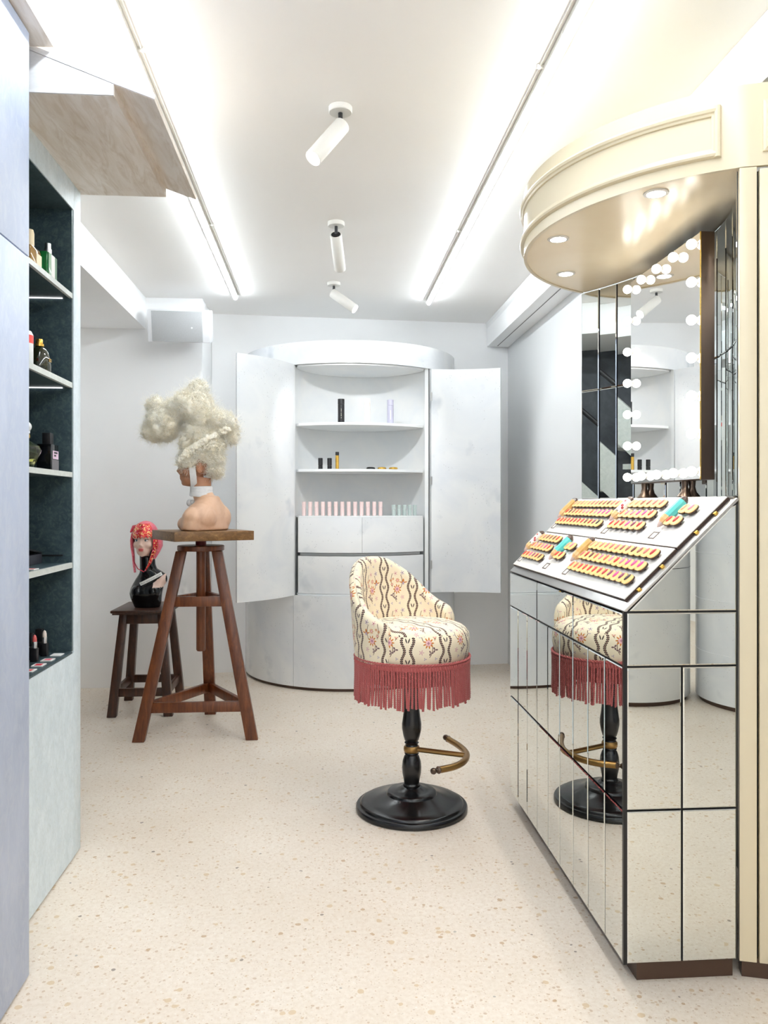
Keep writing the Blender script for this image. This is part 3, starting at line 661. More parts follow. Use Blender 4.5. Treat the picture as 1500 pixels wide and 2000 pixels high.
def tester_board(label, plabel, body, y0, y1, t0, t1, rows, step):
    b = thing('tester_board', label, 'tester board', SP(t0, (y0 + y1) / 2, 0.0005), 0, 'lip colour tester boards')
    part('tray', slab(t0, t1, y0, y1, 0.0006, 0.0085), 'chip_edge', b)
    part('board', slab(t0 + 0.0012, t1 - 0.0012, y0 + 0.001, y1 - 0.0012, 0.0086, 0.0122), 'board', b, bev=0.0006)
    up = t0 + 0.160, t0 + 0.110, t0 + 0.058
    inv = XF[b.name].inverted()
    for r, cs in enumerate(rows):
        ys = y1 - 0.066 - (0.020 if len(cs) == 2 and r == 0 else 0)
        tt = up[r] if len(rows) == 3 else (t0 + 0.138, t0 + 0.088)[r]
        for k, c in enumerate(cs):
            o = Vector(SP(tt, ys - step * k, 0.0215)); u = Vector((0, -1, 0)); v = Vector((ct_, 0, st_)); u = (u - 0.06 * Vector((-st_, 0, ct_))).normalized(); n = u.cross(v)
            ch = obj('swatch_chip', CHIP, b); jt = random.uniform(-0.05, 0.05)
            ch.matrix_basis = inv @ (Matrix(((u.x, v.x, n.x, o.x), (u.y, v.y, n.y, o.y), (u.z, v.z, n.z, o.z), (0, 0, 0, 1))) @ Matrix.Rotation(jt, 4, 'Z'))
            obj('colour_smear', SMEAR[c], ch); obj('pin', PIN, ch)
    e = MB(); et, ey, s, w = t0 + 0.036, y1 - 0.038, 0.0140, 0.0030
    for a0, a1, b0, b1 in ((-s, s, -0.021, -0.021 + w), (-s, s, 0.021 - w, 0.021), (-s, -s + w, -0.021 + w, 0.021 - w), (s - w, s, -0.021 + w, 0.021 - w)):
        e.loft([[SP(et + a0, ey + q, 0.0124), SP(et + a1, ey + q, 0.0124), SP(et + a1, ey + q, 0.0136), SP(et + a0, ey + q, 0.0136)] for q in (b0, b1)])
    part('emblem_frame', e, 'emblem', b)
    if len(rows) == 3: pencil(plabel, body, y1 - 0.036, t0 + 0.072, t0 + 0.190, 'lip pencils on the tester boards')
    else: pencil(plabel, body, y1 - 0.050, t0 + 0.058, t0 + 0.186, 'lip pencils on the tester boards')
TU = (0.232, 0.436); TL = (0.028, 0.229)
tester_board('upper left tester board, widest of the upper row, with three long rows of swatches', 'gold pencil on the upper left tester board', 'gold_pencil', 2.778, 3.396, *TU, ('llalabbccdbb', 'hdceeffefggg', 'hhhhiiiiditk'.replace('t', 'j')), 0.0440)
tester_board('upper middle tester board with three rows of six swatches', 'floral printed pencil on the upper middle tester board', 'floral_print', 2.364, 2.776, *TU, ('llccbb', 'effggh', 'hhigji'), 0.0485)
tester_board('upper right tester board with a big turquoise pencil and four swatches', 'turquoise pencil on the upper right tester board', 'turquoise', 2.118, 2.362, *TU, ('lf', 'hi'), 0.045)
tester_board('lower left tester board with three rows of six swatches', 'floral printed pencil on the lower left tester board', 'floral_print', 3.006, 3.396, *TL, ('lbccdh', 'efefgh', 'hhgjid'), 0.046)
tester_board('lower middle tester board with a turquoise pencil and four swatches', 'turquoise pencil on the lower middle tester board', 'turquoise', 2.758, 3.004, *TL, ('lf', 'hi'), 0.045)
tester_board('lower right tester board, widest of the lower row, nearest corner of the counter', 'gold pencil on the lower right tester board', 'gold_pencil', 2.118, 2.756, *TL, ('llabbbccdcbi', 'bidefefhfggg', 'eehhhhiijgjk'), 0.0455)

# concave mirror niche above the counter
NC, NR, NA = (0.18, 2.744), 1.1465, math.asin(0.634 / 1.1465)
ZN0, ZN1, ZCAN = 1.3225, 2.222, 2.225
ni = thing('mirror_niche', 'concave mirrored wall behind the lit vanity mirror, under the canopy', 'mirror wall', (1.3, 2.744, ZN0))
npt = lambda a, r: (NC[0] + r * math.cos(a), NC[1] + r * math.sin(a))
NA2 = math.asin(0.653 / 1.1465)
part('backing', MB().loft([[(*npt(a, NR + 0.009), ZN0), (*npt(a, NR + 0.02), ZN0), (*npt(a, NR + 0.02), ZN1), (*npt(a, NR + 0.009), ZN1)] for a in np.linspace(-NA + 0.03, NA2, 15)]), 'joint', ni)
NT = 14; cw = 2 * NR * math.sin((NA + NA2) / 2 / NT)
for k in range(NT):
    a0, a1 = NA2 - (NA + NA2) * k / NT, NA2 - (NA + NA2) * (k + 1) / NT
    p = Vector((*npt(a0, NR + 0.0065), 0)); q = Vector((*npt(a1, NR + 0.0065), 0)); u = (q - p).normalized()
    for z0, z1 in ((ZN0 + 0.002, 1.790), (1.793, ZN1 - 0.003)):
        tile(ni, rect(round(cw - G, 5), round(z1 - z0, 5)), p + u * G / 2 + Vector((0, 0, z0)), u, (0, 0, 1))

# vanity mirror with bulbs
A_, B_ = Vector((1.1720, 2.955, 0)), Vector((1.1725, 2.392, 0)); uu = (B_ - A_).normalized(); nn = Vector((uu.y, -uu.x, 0)); nn = nn if nn.x < 0 else -nn
Lm = (B_ - A_).length; zb, zt = 1.377, 2.152
vm = thing('vanity_mirror', 'tall vanity mirror edged with glowing round bulbs in a dark bronze frame', 'mirror', (1.19, 2.67, ZN0))
def vbox(a0, a1, d0, d1, z0, z1):   # along, depth behind the face, height
    f = lambda a, d, z: tuple(A_ + uu * a - nn * d + Vector((0, 0, z)))
    return MB().loft([[f(a0, d0, z), f(a1, d0, z), f(a1, d1, z), f(a0, d1, z)] for z in (z0, z1)])
part('frame', vbox(0, Lm, 0.0015, 0.045, zb, zt), 'bronze', vm, bev=0.001)
part('mirror_face', vbox(0.003, Lm - 0.003, -0.001, 0.0012, zb + 0.003, zt - 0.003), 'clear_mirror', vm)
part('face_rim', vbox(Lm - 0.0028, Lm, -0.0016, 0.0014, zb, zt), 'gold', vm)
BM = mesh('bulb', MB().sphere((0, 0, 0), 0.0158, 20, 12), 'bulb_glow', smooth=True, angle=180)
SO = mesh('bulb_socket', MB().lathe([(0.009, 0), (0.009, 0.006)], 12), 'white_metal', smooth=True)
inv = XF[vm.name].inverted(); spots_ = []
zc = [1.403 + 0.1192 * k for k in range(7)]
for z in zc: spots_ += [(0.012, z), (Lm - 0.024, z)]
for k in range(1, 4): spots_ += [(0.012 + (Lm - 0.036) * k / 4, zc[0]), (0.012 + (Lm - 0.036) * k / 4, zc[6])]
qn = nn.to_track_quat('Z', 'Y').to_matrix().to_4x4()
for a, z in spots_:
    bl = obj('bulb', BM, vm); bl.matrix_basis = inv @ (Matrix.Translation(A_ + uu * a + nn * 0.0185 + Vector((0, 0, z))) @ qn)
    s_ = obj('bulb_socket', SO, bl); s_.location = (0, 0, -0.0175)
for a, d in ((0.10, 0.012), (0.43, 0.012), (0.10, 0.036), (0.43, 0.036)):
    p = A_ + uu * a - nn * d
    part('foot', MB().lathe([(0.026, ZN0), (0.026, ZN0 + 0.004), (0.014, ZN0 + 0.018), (0.010, ZN0 + 0.035), (0.012, zb + 0.001)], 20, (p.x, p.y, 0)), 'bronze', vm, smooth=True)

# cream canopy
PC, PR = (1.452, 2.744), 0.727; PA = math.asin(0.652 / PR)
ZK = 2.446
cp = thing('canopy', 'rounded cream canopy with panel mouldings and downlights over the mirrored counter', 'canopy', (1.1, 2.744, ZCAN))
ppt = lambda a, r: (PC[0] - r * math.cos(a), PC[1] - r * math.sin(a))     # a>0 towards the camera
NSEG = 72
outer = [ppt(PA * (2 * i / NSEG - 1), PR) for i in range(NSEG + 1)]
inner = [npt(a, NR + 0.006) for a in np.linspace(-NA, NA, 30)]
part('soffit', MB().poly([ppt(PA * (2 * i / NSEG - 1), PR - 0.012) for i in range(NSEG + 1)] + inner, ZCAN, ZCAN + 0.012), 'cream_soffit', cp)
F0 = Vector((1.131, 2.088, 0)); fd = Vector((0.958, -0.286, 0)).normalized(); fn = Vector((fd.y, -fd.x, 0)).normalized(); fn = fn if fn.y < 0 else -fn
PF = PA - 0.012
path = [((*ppt(a, PR), 0), (*ppt(a, PR - 0.012), 0)) for a in np.linspace(-PF, PF, NSEG + 1)]
path += [(tuple(F0 + fd * a), tuple(F0 + fd * a - fn * 0.012)) for a in (0.012, 0.03, 0.3, 1.0)]
part('fascia', MB().loft([[(p[0], p[1], ZCAN - 0.004), (q[0], q[1], ZCAN - 0.004), (q[0], q[1], ZK), (p[0], p[1], ZK)] for p, q in path]), 'cream', cp, smooth=True)
part('top_board', MB().poly([ppt(PA * (2 * i / NSEG - 1), PR - 0.013) for i in range(NSEG + 1)] + inner, ZK - 0.02, ZK - 0.004), 'cream', cp)
def mould_prof(s=1): return [(0.0, -0.013), (0.006, -0.012), (0.008, -0.006), (0.0125, -0.003), (0.015, 0.004), (0.0125, 0.010), (0.006, 0.0125), (0.0, 0.013)]
def rail(zc_, a0, a1, flip=1):
    return MB().loft([[(*ppt(a, PR + d), zc_ + e * flip) for d, e in mould_prof()] for a in np.linspace(a0, a1, NSEG)])
aN = PA - 0.075
part('panel_moulding', rail(2.385, -aN, aN, 1), 'cream', cp, smooth=True, angle=25)
part('panel_moulding', rail(2.270, -aN, aN, -1), 'cream', cp, smooth=True, angle=25)
for sgn in (1, -1):
    rings = [[(*ppt(sgn * (aN + e / PR), PR + d), z) for d, e in mould_prof()] for z in (2.257, 2.398)]
    part('panel_moulding', MB().loft(rings), 'cream', cp, smooth=True, angle=25)
for (x, y), lb in zip(((0.985, 2.29), (0.815, 2.71), (0.968, 3.115)), ('recessed downlight in the canopy, nearest the camera', 'recessed downlight at the outer curve of the canopy', 'recessed downlight in the canopy, farthest from the camera')):
    t = thing('downlight', lb, 'downlight', (x, y, ZCAN), 0, 'canopy downlights')
    part('rim', MB().lathe([(0.031, ZCAN - 0.004), (0.036, ZCAN - 0.003), (0.037, ZCAN - 0.0005), (0.030, ZCAN - 0.0005)], 32, (x, y, 0)), 'white_metal', t, smooth=True)
    part('lens', MB().lathe([(0.0295, ZCAN - 0.0035), (0.02, ZCAN - 0.0055), (0.004, ZCAN - 0.006)], 28, (x, y, 0)), 'spot_glow', t, smooth=True)
    lamp('downlight_lamp', 'SPOT', (x, y, ZCAN - 0.012), (0, 0, -1), DOWN_W, (1, 0.95, 0.88), spot_size=R_(110), spot_blend=0.6, shadow_soft_size=0.025)

# tall cream cabinet at the right edge; its front swings towards the camera
tc = thing('tall_cabinet', 'tall cream panelled cabinet at the right edge beside the mirrored counter', 'cabinet', (1.6, 2.1, 0))
def fbox(a0, a1, d0, d1, z0, z1):
    f = lambda a, d, z: tuple(F0 + fd * a + fn * d + Vector((0, 0, z)))
    return MB().loft([[f(a0, d0, z), f(a1, d0, z), f(a1, d1, z), f(a0, d1, z)] for z in (z0, z1)])
part('carcass', MB().poly([(1.170, 2.103), (2.08, 1.83), (2.08, 2.75), (1.45, 2.75), (1.375, 2.50), (1.30, 2.31), (1.22, 2.18)], 0.06, 2.215), 'black_matt', tc)
part('stile', fbox(0.002, 0.046, -0.02, 0.0, 0.053, 2.219), 'cream', tc, bev=0.001)
def frame_moulding(a0, a1, z0, z1, parent, sides='lbtr'):
    pr = [(0.0, 0.0), (0.006, 0.001), (0.008, 0.007), (0.0135, 0.010), (0.015, 0.017), (0.011, 0.023), (0.004, 0.026), (0.0, 0.026)]
    f = lambda a, d, z: tuple(F0 + fd * a + fn * d + Vector((0, 0, z)))
    mk = MB()
    corners = [(a0, z0, 1, 1), (a1, z0, -1, 1), (a1, z1, -1, -1), (a0, z1, 1, -1)]
    rings = [[f(a + sa * e, d, z + sz * e) for d, e in pr] for a, z, sa, sz in corners]
    for i in range(4): mk.loft([rings[i], rings[(i + 1) % 4]], cap=False)
    return part('panel_moulding', mk, 'cream', parent)
frame_moulding(0.060, 0.94, 2.257, 2.398, cp)
dr_ = part('door', fbox(0.053, 0.51, -0.02, 0.0, 0.053, 2.213), 'cream', tc, bev=0.001)
frame_moulding(0.085, 0.475, 0.11, 2.15, dr_)
dr2 = part('door', fbox(0.516, 0.98, -0.02, 0.0, 0.053, 2.213), 'cream', tc, bev=0.001)
frame_moulding(0.55, 0.945, 0.11, 2.15, dr2)
part('plinth', fbox(0.012, 1.0, -0.06, -0.022, 0.0, 0.053), 'plinth', tc)

# white round cabinets behind the camera, seen only in the mirror tiles
def rear_drum(x, y, r, label, ribbed):
    t = thing('round_cabinet', label, 'cabinet', (x, y, 0))
    part('drum', MB().lathe([(r, 0.03), (r, 2.3)], 64, (x, y, 0)), 'drum', t, smooth=True)
    part('plinth', MB().lathe([(r - 0.02, 0.0), (r - 0.02, 0.03)], 48, (x, y, 0)), 'plinth', t, smooth=True)
    zz = (0.34, 0.68, 0.98, 1.2, 1.42, 1.7) if ribbed else (0.88,)
    for z in zz: part('seam', MB().lathe([(r + 0.0005, z), (r + 0.002, z + 0.002), (r + 0.0005, z + 0.004)], 64, (x, y, 0)), 'joint' if not ribbed else 'white_plastic', t)
rear_drum(2.06, -1.22, 0.46, 'plain white round cabinet reflected in the side tiles of the counter, left one', False)
rear_drum(2.96, -0.85, 0.48, 'white round cabinet with raised seams reflected in the side tiles of the counter, right one', True)

# ------------------------------------------------------------------ fringed bar stool
bs = thing('bar_stool', 'bar stool with floral brocade seat, rose fringe and black turned pedestal', 'stool', (0.375, 3.370, 0), R_(-47))
def lp(name, mb, mats, parent=bs, **kw): return part(name, mb, mats, parent, world=False, **kw)
lp('base', MB().lathe([(0.232, 0.0), (0.238, 0.004), (0.238, 0.018), (0.234, 0.024), (0.222, 0.026), (0.220, 0.032), (0.212, 0.037), (0.185, 0.042), (0.150, 0.050), (0.122, 0.061), (0.108, 0.068), (0.105, 0.076), (0.098, 0.081), (0.080, 0.083), (0.060, 0.088), (0.046, 0.096), (0.040, 0.100)], 72), 'black_lacquer', smooth=True, angle=40)
lp('column', MB().lathe([(0.036, 0.098), (0.0365, 0.106), (0.032, 0.112), (0.034, 0.125), (0.040, 0.155), (0.0415, 0.180), (0.039, 0.205), (0.032, 0.226), (0.027, 0.233), (0.031, 0.238), (0.0285, 0.243), (0.0285, 0.270), (0.026, 0.277), (0.031, 0.284), (0.026, 0.290), (0.0305, 0.296), (0.036, 0.315), (0.0415, 0.345), (0.0415, 0.365), (0.037, 0.395), (0.0335, 0.425), (0.033, 0.470), (0.033, 0.64)], 40), 'black_lacquer', smooth=True, angle=40)
fr = lp('footrest', MB().lathe([(0.0300, 0.243), (0.0335, 0.248), (0.0345, 0.257), (0.0335, 0.266), (0.0300, 0.271)], 36), 'brass', smooth=True)
rot = Matrix.Rotation(R_(47), 4, 'Z')
w2l = lambda x, y, z: tuple(rot @ Vector((x - 0.375, y - 3.370, z)))
ctrl = [w2l(*p) for p in ((0.553, 3.487, 0.258), (0.585, 3.39, 0.256), (0.597, 3.29, 0.255), (0.570, 3.195, 0.255), (0.520, 3.130, 0.256), (0.452, 3.088, 0.258))]
def crom(P, n=8):
    P = [Vector(p) for p in P]; P = [P[0] * 2 - P[1]] + P + [P[-1] * 2 - P[-2]]; out = []
    for i in range(1, len(P) - 2):
        for k in range(n):
            t = k / n; a, b, c, d = P[i - 1:i + 3]
            out.append(0.5 * ((2 * b) + (c - a) * t + (2 * a - 5 * b + 4 * c - d) * t * t + (3 * b - a - 3 * c + d) * t ** 3))
    return out + [P[-2]]
bar = crom(ctrl)
lp('footrest_arm', MB().tube([w2l(0.400, 3.352, 0.258), w2l(0.595, 3.262, 0.256)], 0.0105, 16), 'brass', fr, smooth=True)
lp('footrest_bar', MB().tube(bar, 0.0135, 16), 'brass', fr, smooth=True)
for e, d in ((bar[0], bar[0] - bar[1]), (bar[-1], bar[-1] - bar[-2])):
    d = d.normalized(); q = d.to_track_quat('Z', 'Y').to_matrix().to_4x4()
    lp('knob', MB_apply(MB().lathe([(0.0135, 0.0), (0.0150, 0.004), (0.0120, 0.009), (0.0075, 0.012), (0.0075, 0.017), (0.0115, 0.022), (0.0130, 0.029), (0.0105, 0.036), (0.004, 0.040)], 18), Matrix.Translation(e) @ q), 'bronze', fr, smooth=True)
# seat cushion: side band and crowned top in one mesh with woven-pattern uv
def seat_mesh():
    mb = MB(); uv = []; n = 96
    side = [(0.226, 0.650), (0.2345, 0.664), (0.241, 0.70), (0.2415, 0.735), (0.2385, 0.757), (0.231, 0.771)]
    rings = []
    for r, z in side:
        rg = []
        for i in range(n + 1):
            a = 2 * PI * i / n - PI; s = 1 + 0.03 * max(0, math.cos(a)); rg.append((r * s * math.cos(a), r * s * math.sin(a), z)); uv.append(((a) * 0.237 + 0.064, z))
        rings.append(rg)
    mb.loft(rings, cap=False, closed=False)
    top = [(0.229, 0.770), (0.224, 0.778), (0.212, 0.787), (0.185, 0.797), (0.14, 0.804), (0.09, 0.808), (0.04, 0.810), (0.001, 0.810)]
    rings = []
    for r, z in top:
        rg = []
        for i in range(n + 1):
            a = 2 * PI * i / n - PI; s = 1 + 0.03 * max(0, math.cos(a)); x, y = r * s * math.cos(a), r * s * math.sin(a); rg.append((x, y, z)); uv.append((y * 1.05 + 0.064, -x + 0.03))
        rings.append(rg)
    mb.loft(rings, cap=False, closed=False); mb.uv = uv; return mb
lp('seat', seat_mesh(), 'fabric', smooth=True, angle=60)
def welt(r, z, rad, k=0.03):
    return MB().tube([(r * (1 + k * max(0, math.cos(a))) * math.cos(a), r * (1 + k * max(0, math.cos(a))) * math.sin(a), z) for a in np.linspace(0, 2 * PI, 90)], rad, 6)
# wrap-around spoon back; phi measured from the back direction (-x)
HB = [(0, 1.068), (12, 1.065), (24, 1.052), (36, 1.020), (48, 0.978), (58, 0.930), (68, 0.886), (80, 0.855), (92, 0.838), (104, 0.822), (112, 0.81)]
def hback(d):
    d = abs(d)
    for (a, p), (b, q) in zip(HB[:-1], HB[1:]):
        if d <= b: t = (d - a) / (b - a); return p + (q - p) * t
    return HB[-1][1]
def back_mesh():
    mb = MB(); uv = []; nphi = 90; rings = []
    PA_, PB_ = -100, 108
    for i in range(nphi + 1):
        d = PA_ + (PB_ - PA_) * i / nphi; a = PI + R_(d); h = (hback(d - 3) + hback(d) + hback(d + 3)) / 3 + (0.018 * min(1, max(0, (-d - 35) / 30)))
        e = min(1.0, min(d - PA_, PB_ - d) / 6.0); th = 0.050 * (0.70 + 0.30 * math.sqrt(max(0, e))) if e < 1 else 0.050
        if e < 1: h -= (1 - e) ** 2 * 0.022
        tilt = lambda z: 0.2305 + 0.030 * max(0, (z - 0.66) / 0.4) ** 0.8 * (1 if abs(d) < 60 else max(0.35, 1 - (abs(d) - 60) / 60))
        prof = []; nz = 14
        for k in range(nz + 1): z = 0.652 + (h - 0.03 - 0.652) * k / nz; prof.append((tilt(z) + 0.012, z))
        rt = th / 2; ro = tilt(h - 0.03) + 0.012
        for k in range(1, 10): q = PI * k / 10; prof.append((ro - rt + rt * math.cos(q), h - 0.03 + 0.030 * math.sin(q)))
        for k in range(nz + 1): z = h - 0.03 + (0.745 - (h - 0.03)) * k / nz; prof.append((tilt(z) + 0.012 - th + 0.004 * math.sin(PI * k / nz), z))
        s = 0; rg = []
        for k, (r, z) in enumerate(prof):
            if k: s += math.dist(prof[k - 1], prof[k])
            rg.append((r * math.cos(a), r * math.sin(a), z)); hh = h - 0.652
            uv.append((R_(d) * 0.25 + (0.0 if k < nz + 5 else 0.064), z if k < nz + 5 else 1.30 - z + 0.03 if False else z))
        rings.append(rg)
    mb.loft(rings, cap=False, closed=False); o = len(mb.v)
    n = len(rings[0])
    mb.f += [tuple(range(n))[::-1], tuple(range(nphi * n, nphi * n + n))]; mb.mi += [0, 0]
    mb.uv = uv; return mb
bk = lp('backrest', back_mesh(), 'fabric', smooth=True, angle=70)
lp('seat_base', MB().lathe([(0.10, 0.560), (0.222, 0.566), (0.230, 0.580), (0.230, 0.650)], 64), 'fringe', smooth=True)
# trim band, rope edge and twisted bullion fringe
def ell(r, a): k = 1 + 0.02 * max(0, math.cos(a)); return (r * k * math.cos(a), r * k * math.sin(a))
tb = MB()
tb.loft([[(*ell(0.2395, a), 0.634), (*ell(0.2425, a), 0.634), (*ell(0.2425, a), 0.656), (*ell(0.2395, a), 0.656)] for a in np.linspace(0, 2 * PI, 97)])
N = 260
for ph in (0, PI):
    tb.tube([(*ell(0.2425 + 0.0030 * math.cos(q * 55 + ph), q), 0.659 + 0.0030 * math.sin(q * 55 + ph)) for q in np.linspace(0, 2 * PI, 720)], 0.0030, 5)
for k in range(130):
    a = 2 * PI * k / 130; x, y = ell(0.2430, a); tb.sphere((x, y, 0.6445), (0.0042, 0.0042, 0.008), 6, 5)
lp('trim_band', tb, 'fringe', smooth=True)
fm = MB(); ns = 126
for k in range(ns):
    a = 2 * PI * (k + random.uniform(-0.10, 0.10)) / ns; x, y = ell(0.2405, a)
    ln = 0.152 + random.uniform(-0.007, 0.006); sx, sy = random.gauss(0, 0.0032), random.gauss(0, 0.0032)
    ux, uy = math.cos(a), math.sin(a); th0 = random.uniform(0, 6)
    for ply in (0, PI):
        pts = []
        for j in range(61):
            t = j / 60; q = th0 + t * 62 + ply; w = 0.0026
            dx, dy = w * math.cos(q), w * math.sin(q)
            pts.append((x + sx * t * t + ux * dx - uy * dy, y + sy * t * t + uy * dx + ux * dy, 0.636 - ln * t))
        fm.tube(pts, 0.0031, 5)
f_ = lp('fringe', fm, 'fringe', smooth=True, angle=80); f_['kind'] = 'stuff'

# ------------------------------------------------------------------ sculptor's stand
ss = thing('sculpting_stand', 'tall reddish-brown three-legged sculpting stand with a square wooden plate', 'stand', (-0.700, 4.600, 0))
SC_ = Vector((-0.700, 4.610, 0)); feet = [Vector((-1.010, 4.435, 0)), Vector((-0.394, 4.430, 0)), Vector((-0.699, 4.990, 0))]
tops = []
for ft in feet:
    d = (ft - SC_).normalized(); tp = SC_ + d * 0.115 + Vector((0, 0, 1.036)); tops.append(tp)
    tang = Vector((-d.y, d.x, 0)); face = tang if ft is feet[2] else Vector((1, 0, 0))
    v = MB().bar(ft, tp, (0.068, 0.060), 0.040, face)
    for i in range(4): v.v[i] = (v.v[i][0], v.v[i][1], 0.0); v.v[4 + i] = (v.v[4 + i][0], v.v[4 + i][1], 1.036)
    part('leg', v, 'walnut', ss, bev=0.003)
at = lambda i, z: feet[i] + (tops[i] - feet[i]) * (z / 1.036)
for z, w in ((0.180, 0.056), (0.755, 0.056)):
    for i, j in ((0, 1), (1, 2), (2, 0)):
        p, q = at(i, z), at(j, z); e = (q - p).normalized() * 0.012
        part('crossbar', MB().bar(p + e, q - e, w, 0.026, (0, 0, 1)), 'walnut', ss, bev=0.002)
part('round_top', MB().lathe([(0.128, 1.036), (0.132, 1.040), (0.132, 1.062), (0.128, 1.066)], 48, SC_), 'walnut', ss, smooth=True)
part('screw_post', MB().lathe([(0.022, 0.462), (0.0265, 0.470), (0.0265, 1.06)], 24, SC_), 'walnut', ss, smooth=True)
part('red_collar', MB().lathe([(0.030, 1.066), (0.030, 1.101)], 24, SC_), 'red_paint', ss, smooth=True)
pc = Vector((-0.690, 4.590, 0)); ra = math.atan2(0.20, 0.40); hs = 0.225
cr = [(pc.x + hs * (a * math.cos(ra) - b * math.sin(ra)), pc.y + hs * (a * math.sin(ra) + b * math.cos(ra))) for a, b in ((-1, -1), (1, -1), (1, 1), (-1, 1))]
part('square_plate', MB().poly(cr, 1.100, 1.152), 'plate_wood', ss, bev=0.003)

# small dark stool behind it
ws = thing('wooden_stool', 'small dark brown four-legged wooden stool behind the sculpting stand', 'stool', (-1.12, 5.18, 0))
zz = 0.650
part('seat', MB().box(-1.300, -0.945, 4.955, 5.420, 0.632, 0.650), 'seat_wood', ws, bev=0.006)
part('seat_lip', MB().box(-1.290, -0.955, 4.965, 5.410, 0.622, 0.632), 'seat_wood', ws)
fx, fy = (-1.290, -0.950), (4.965, 5.385); tx, ty = (-1.235, -1.005), (5.030, 5.330)
ft = {}
for i in (0, 1):
    for j in (0, 1):
        p, q = Vector((fx[i], fy[j], 0)), Vector((tx[i], ty[j], 0.622)); ft[i, j] = (p, q)
        v = MB().bar(p, q, (0.055, 0.046), 0.046, (1, 0, 0))
        for k in range(4): v.v[k] = (v.v[k][0], v.v[k][1], 0); v.v[4 + k] = (v.v[4 + k][0], v.v[4 + k][1], 0.622)
        part('leg', v, 'dark_wood', ws, bev=0.003)
def sat(i, j, z): p, q = ft[i, j]; return p + (q - p) * (z / 0.622)
for z, w, nm in ((0.590, 0.060, 'apron'), (0.145, 0.050, 'stretcher')):
    for a, b in (((0, 0), (1, 0)), ((0, 1), (1, 1)), ((0, 0), (0, 1)), ((1, 0), (1, 1))):
        p, q = sat(*a, z), sat(*b, z); e = (q - p).normalized() * 0.01
        part(nm, MB().bar(p + e, q - e, w, 0.022, (0, 0, 1)), 'dark_wood', ws, bev=0.002)

# ------------------------------------------------------------------ busts
def fuse(name, build, voxel, iters=8):
    """voxel-union of overlapping shapes into one continuous skin"""
    mb = MB(); build(mb); me = bpy.data.meshes.new(name); me.from_pydata(mb.v, [], mb.f)
    bm = bmesh.new(); bm.from_mesh(me); bmesh.ops.recalc_face_normals(bm, faces=bm.faces); bm.to_mesh(me); bm.free()
    o = bpy.data.objects.new(name, me); COL.objects.link(o)
    r = o.modifiers.new('r', 'REMESH'); r.mode = 'VOXEL'; r.voxel_size = voxel
    s = o.modifiers.new('s', 'SMOOTH'); s.iterations = iters; s.factor = 0.5
    dg = bpy.context.evaluated_depsgraph_get(); out = bpy.data.meshes.new_from_object(o.evaluated_get(dg))
    bpy.data.objects.remove(o); out.name = name
    out.polygons.foreach_set('use_smooth', [True] * len(out.polygons)); return out
def head_shapes(mb, m, s=1.0):
    """head facing -Y in local space, chin at z=0, crown at z=.215 (times s)"""
    tmp = MB()
    tmp.sphere((0, 0.012, 0.135), (0.070, 0.090, 0.082), 28, 20)
    tmp.sphere((0, -0.022, 0.085), (0.058, 0.062, 0.070), 24, 16)
    tmp.sphere((0, -0.040, 0.040), (0.044, 0.044, 0.042), 24, 14)
    tmp.sphere((0, -0.064, 0.018), (0.020, 0.018, 0.017), 14, 10)
    for sx in (-1, 1):
        tmp.sphere((sx * 0.036, -0.052, 0.078), (0.024, 0.026, 0.024), 14, 10)
        tmp.sphere((sx * 0.030, -0.068, 0.124), (0.026, 0.014, 0.010), 14, 10)
        tmp.sphere((sx * 0.069, 0.018, 0.095), (0.009, 0.020, 0.032), 12, 10)
        tmp.sphere((sx * 0.0085, -0.088, 0.072), (0.010, 0.011, 0.008), 10, 8)
    tmp.tube([(0, -0.074, 0.120), (0, -0.086, 0.098), (0, -0.101, 0.076)], [0.009, 0.009, 0.0105], 10)
    tmp.sphere((0, -0.078, 0.052), (0.021, 0.013, 0.007), 14, 8)
    tmp.sphere((0, -0.076, 0.040), (0.018, 0.014, 0.008), 14, 8)
    mm = m @ Matrix.Scale(s, 4); mb.add([tuple(mm @ Vector(p)) for p in tmp.v], tmp.f)
def ell_ring(z, cx, cy, rx, ry, ax=0.0, n=40, p=2.3):
    out = []
    for i in range(n):
        a = 2 * PI * i / n; c, s = math.cos(a), math.sin(a)
        x = rx * math.copysign(abs(c) ** (2 / p), c); y = ry * math.copysign(abs(s) ** (2 / p), s)
        out.append((cx + x * math.cos(ax) - y * math.sin(ax), cy + x * math.sin(ax) + y * math.cos(ax), z))
    return out
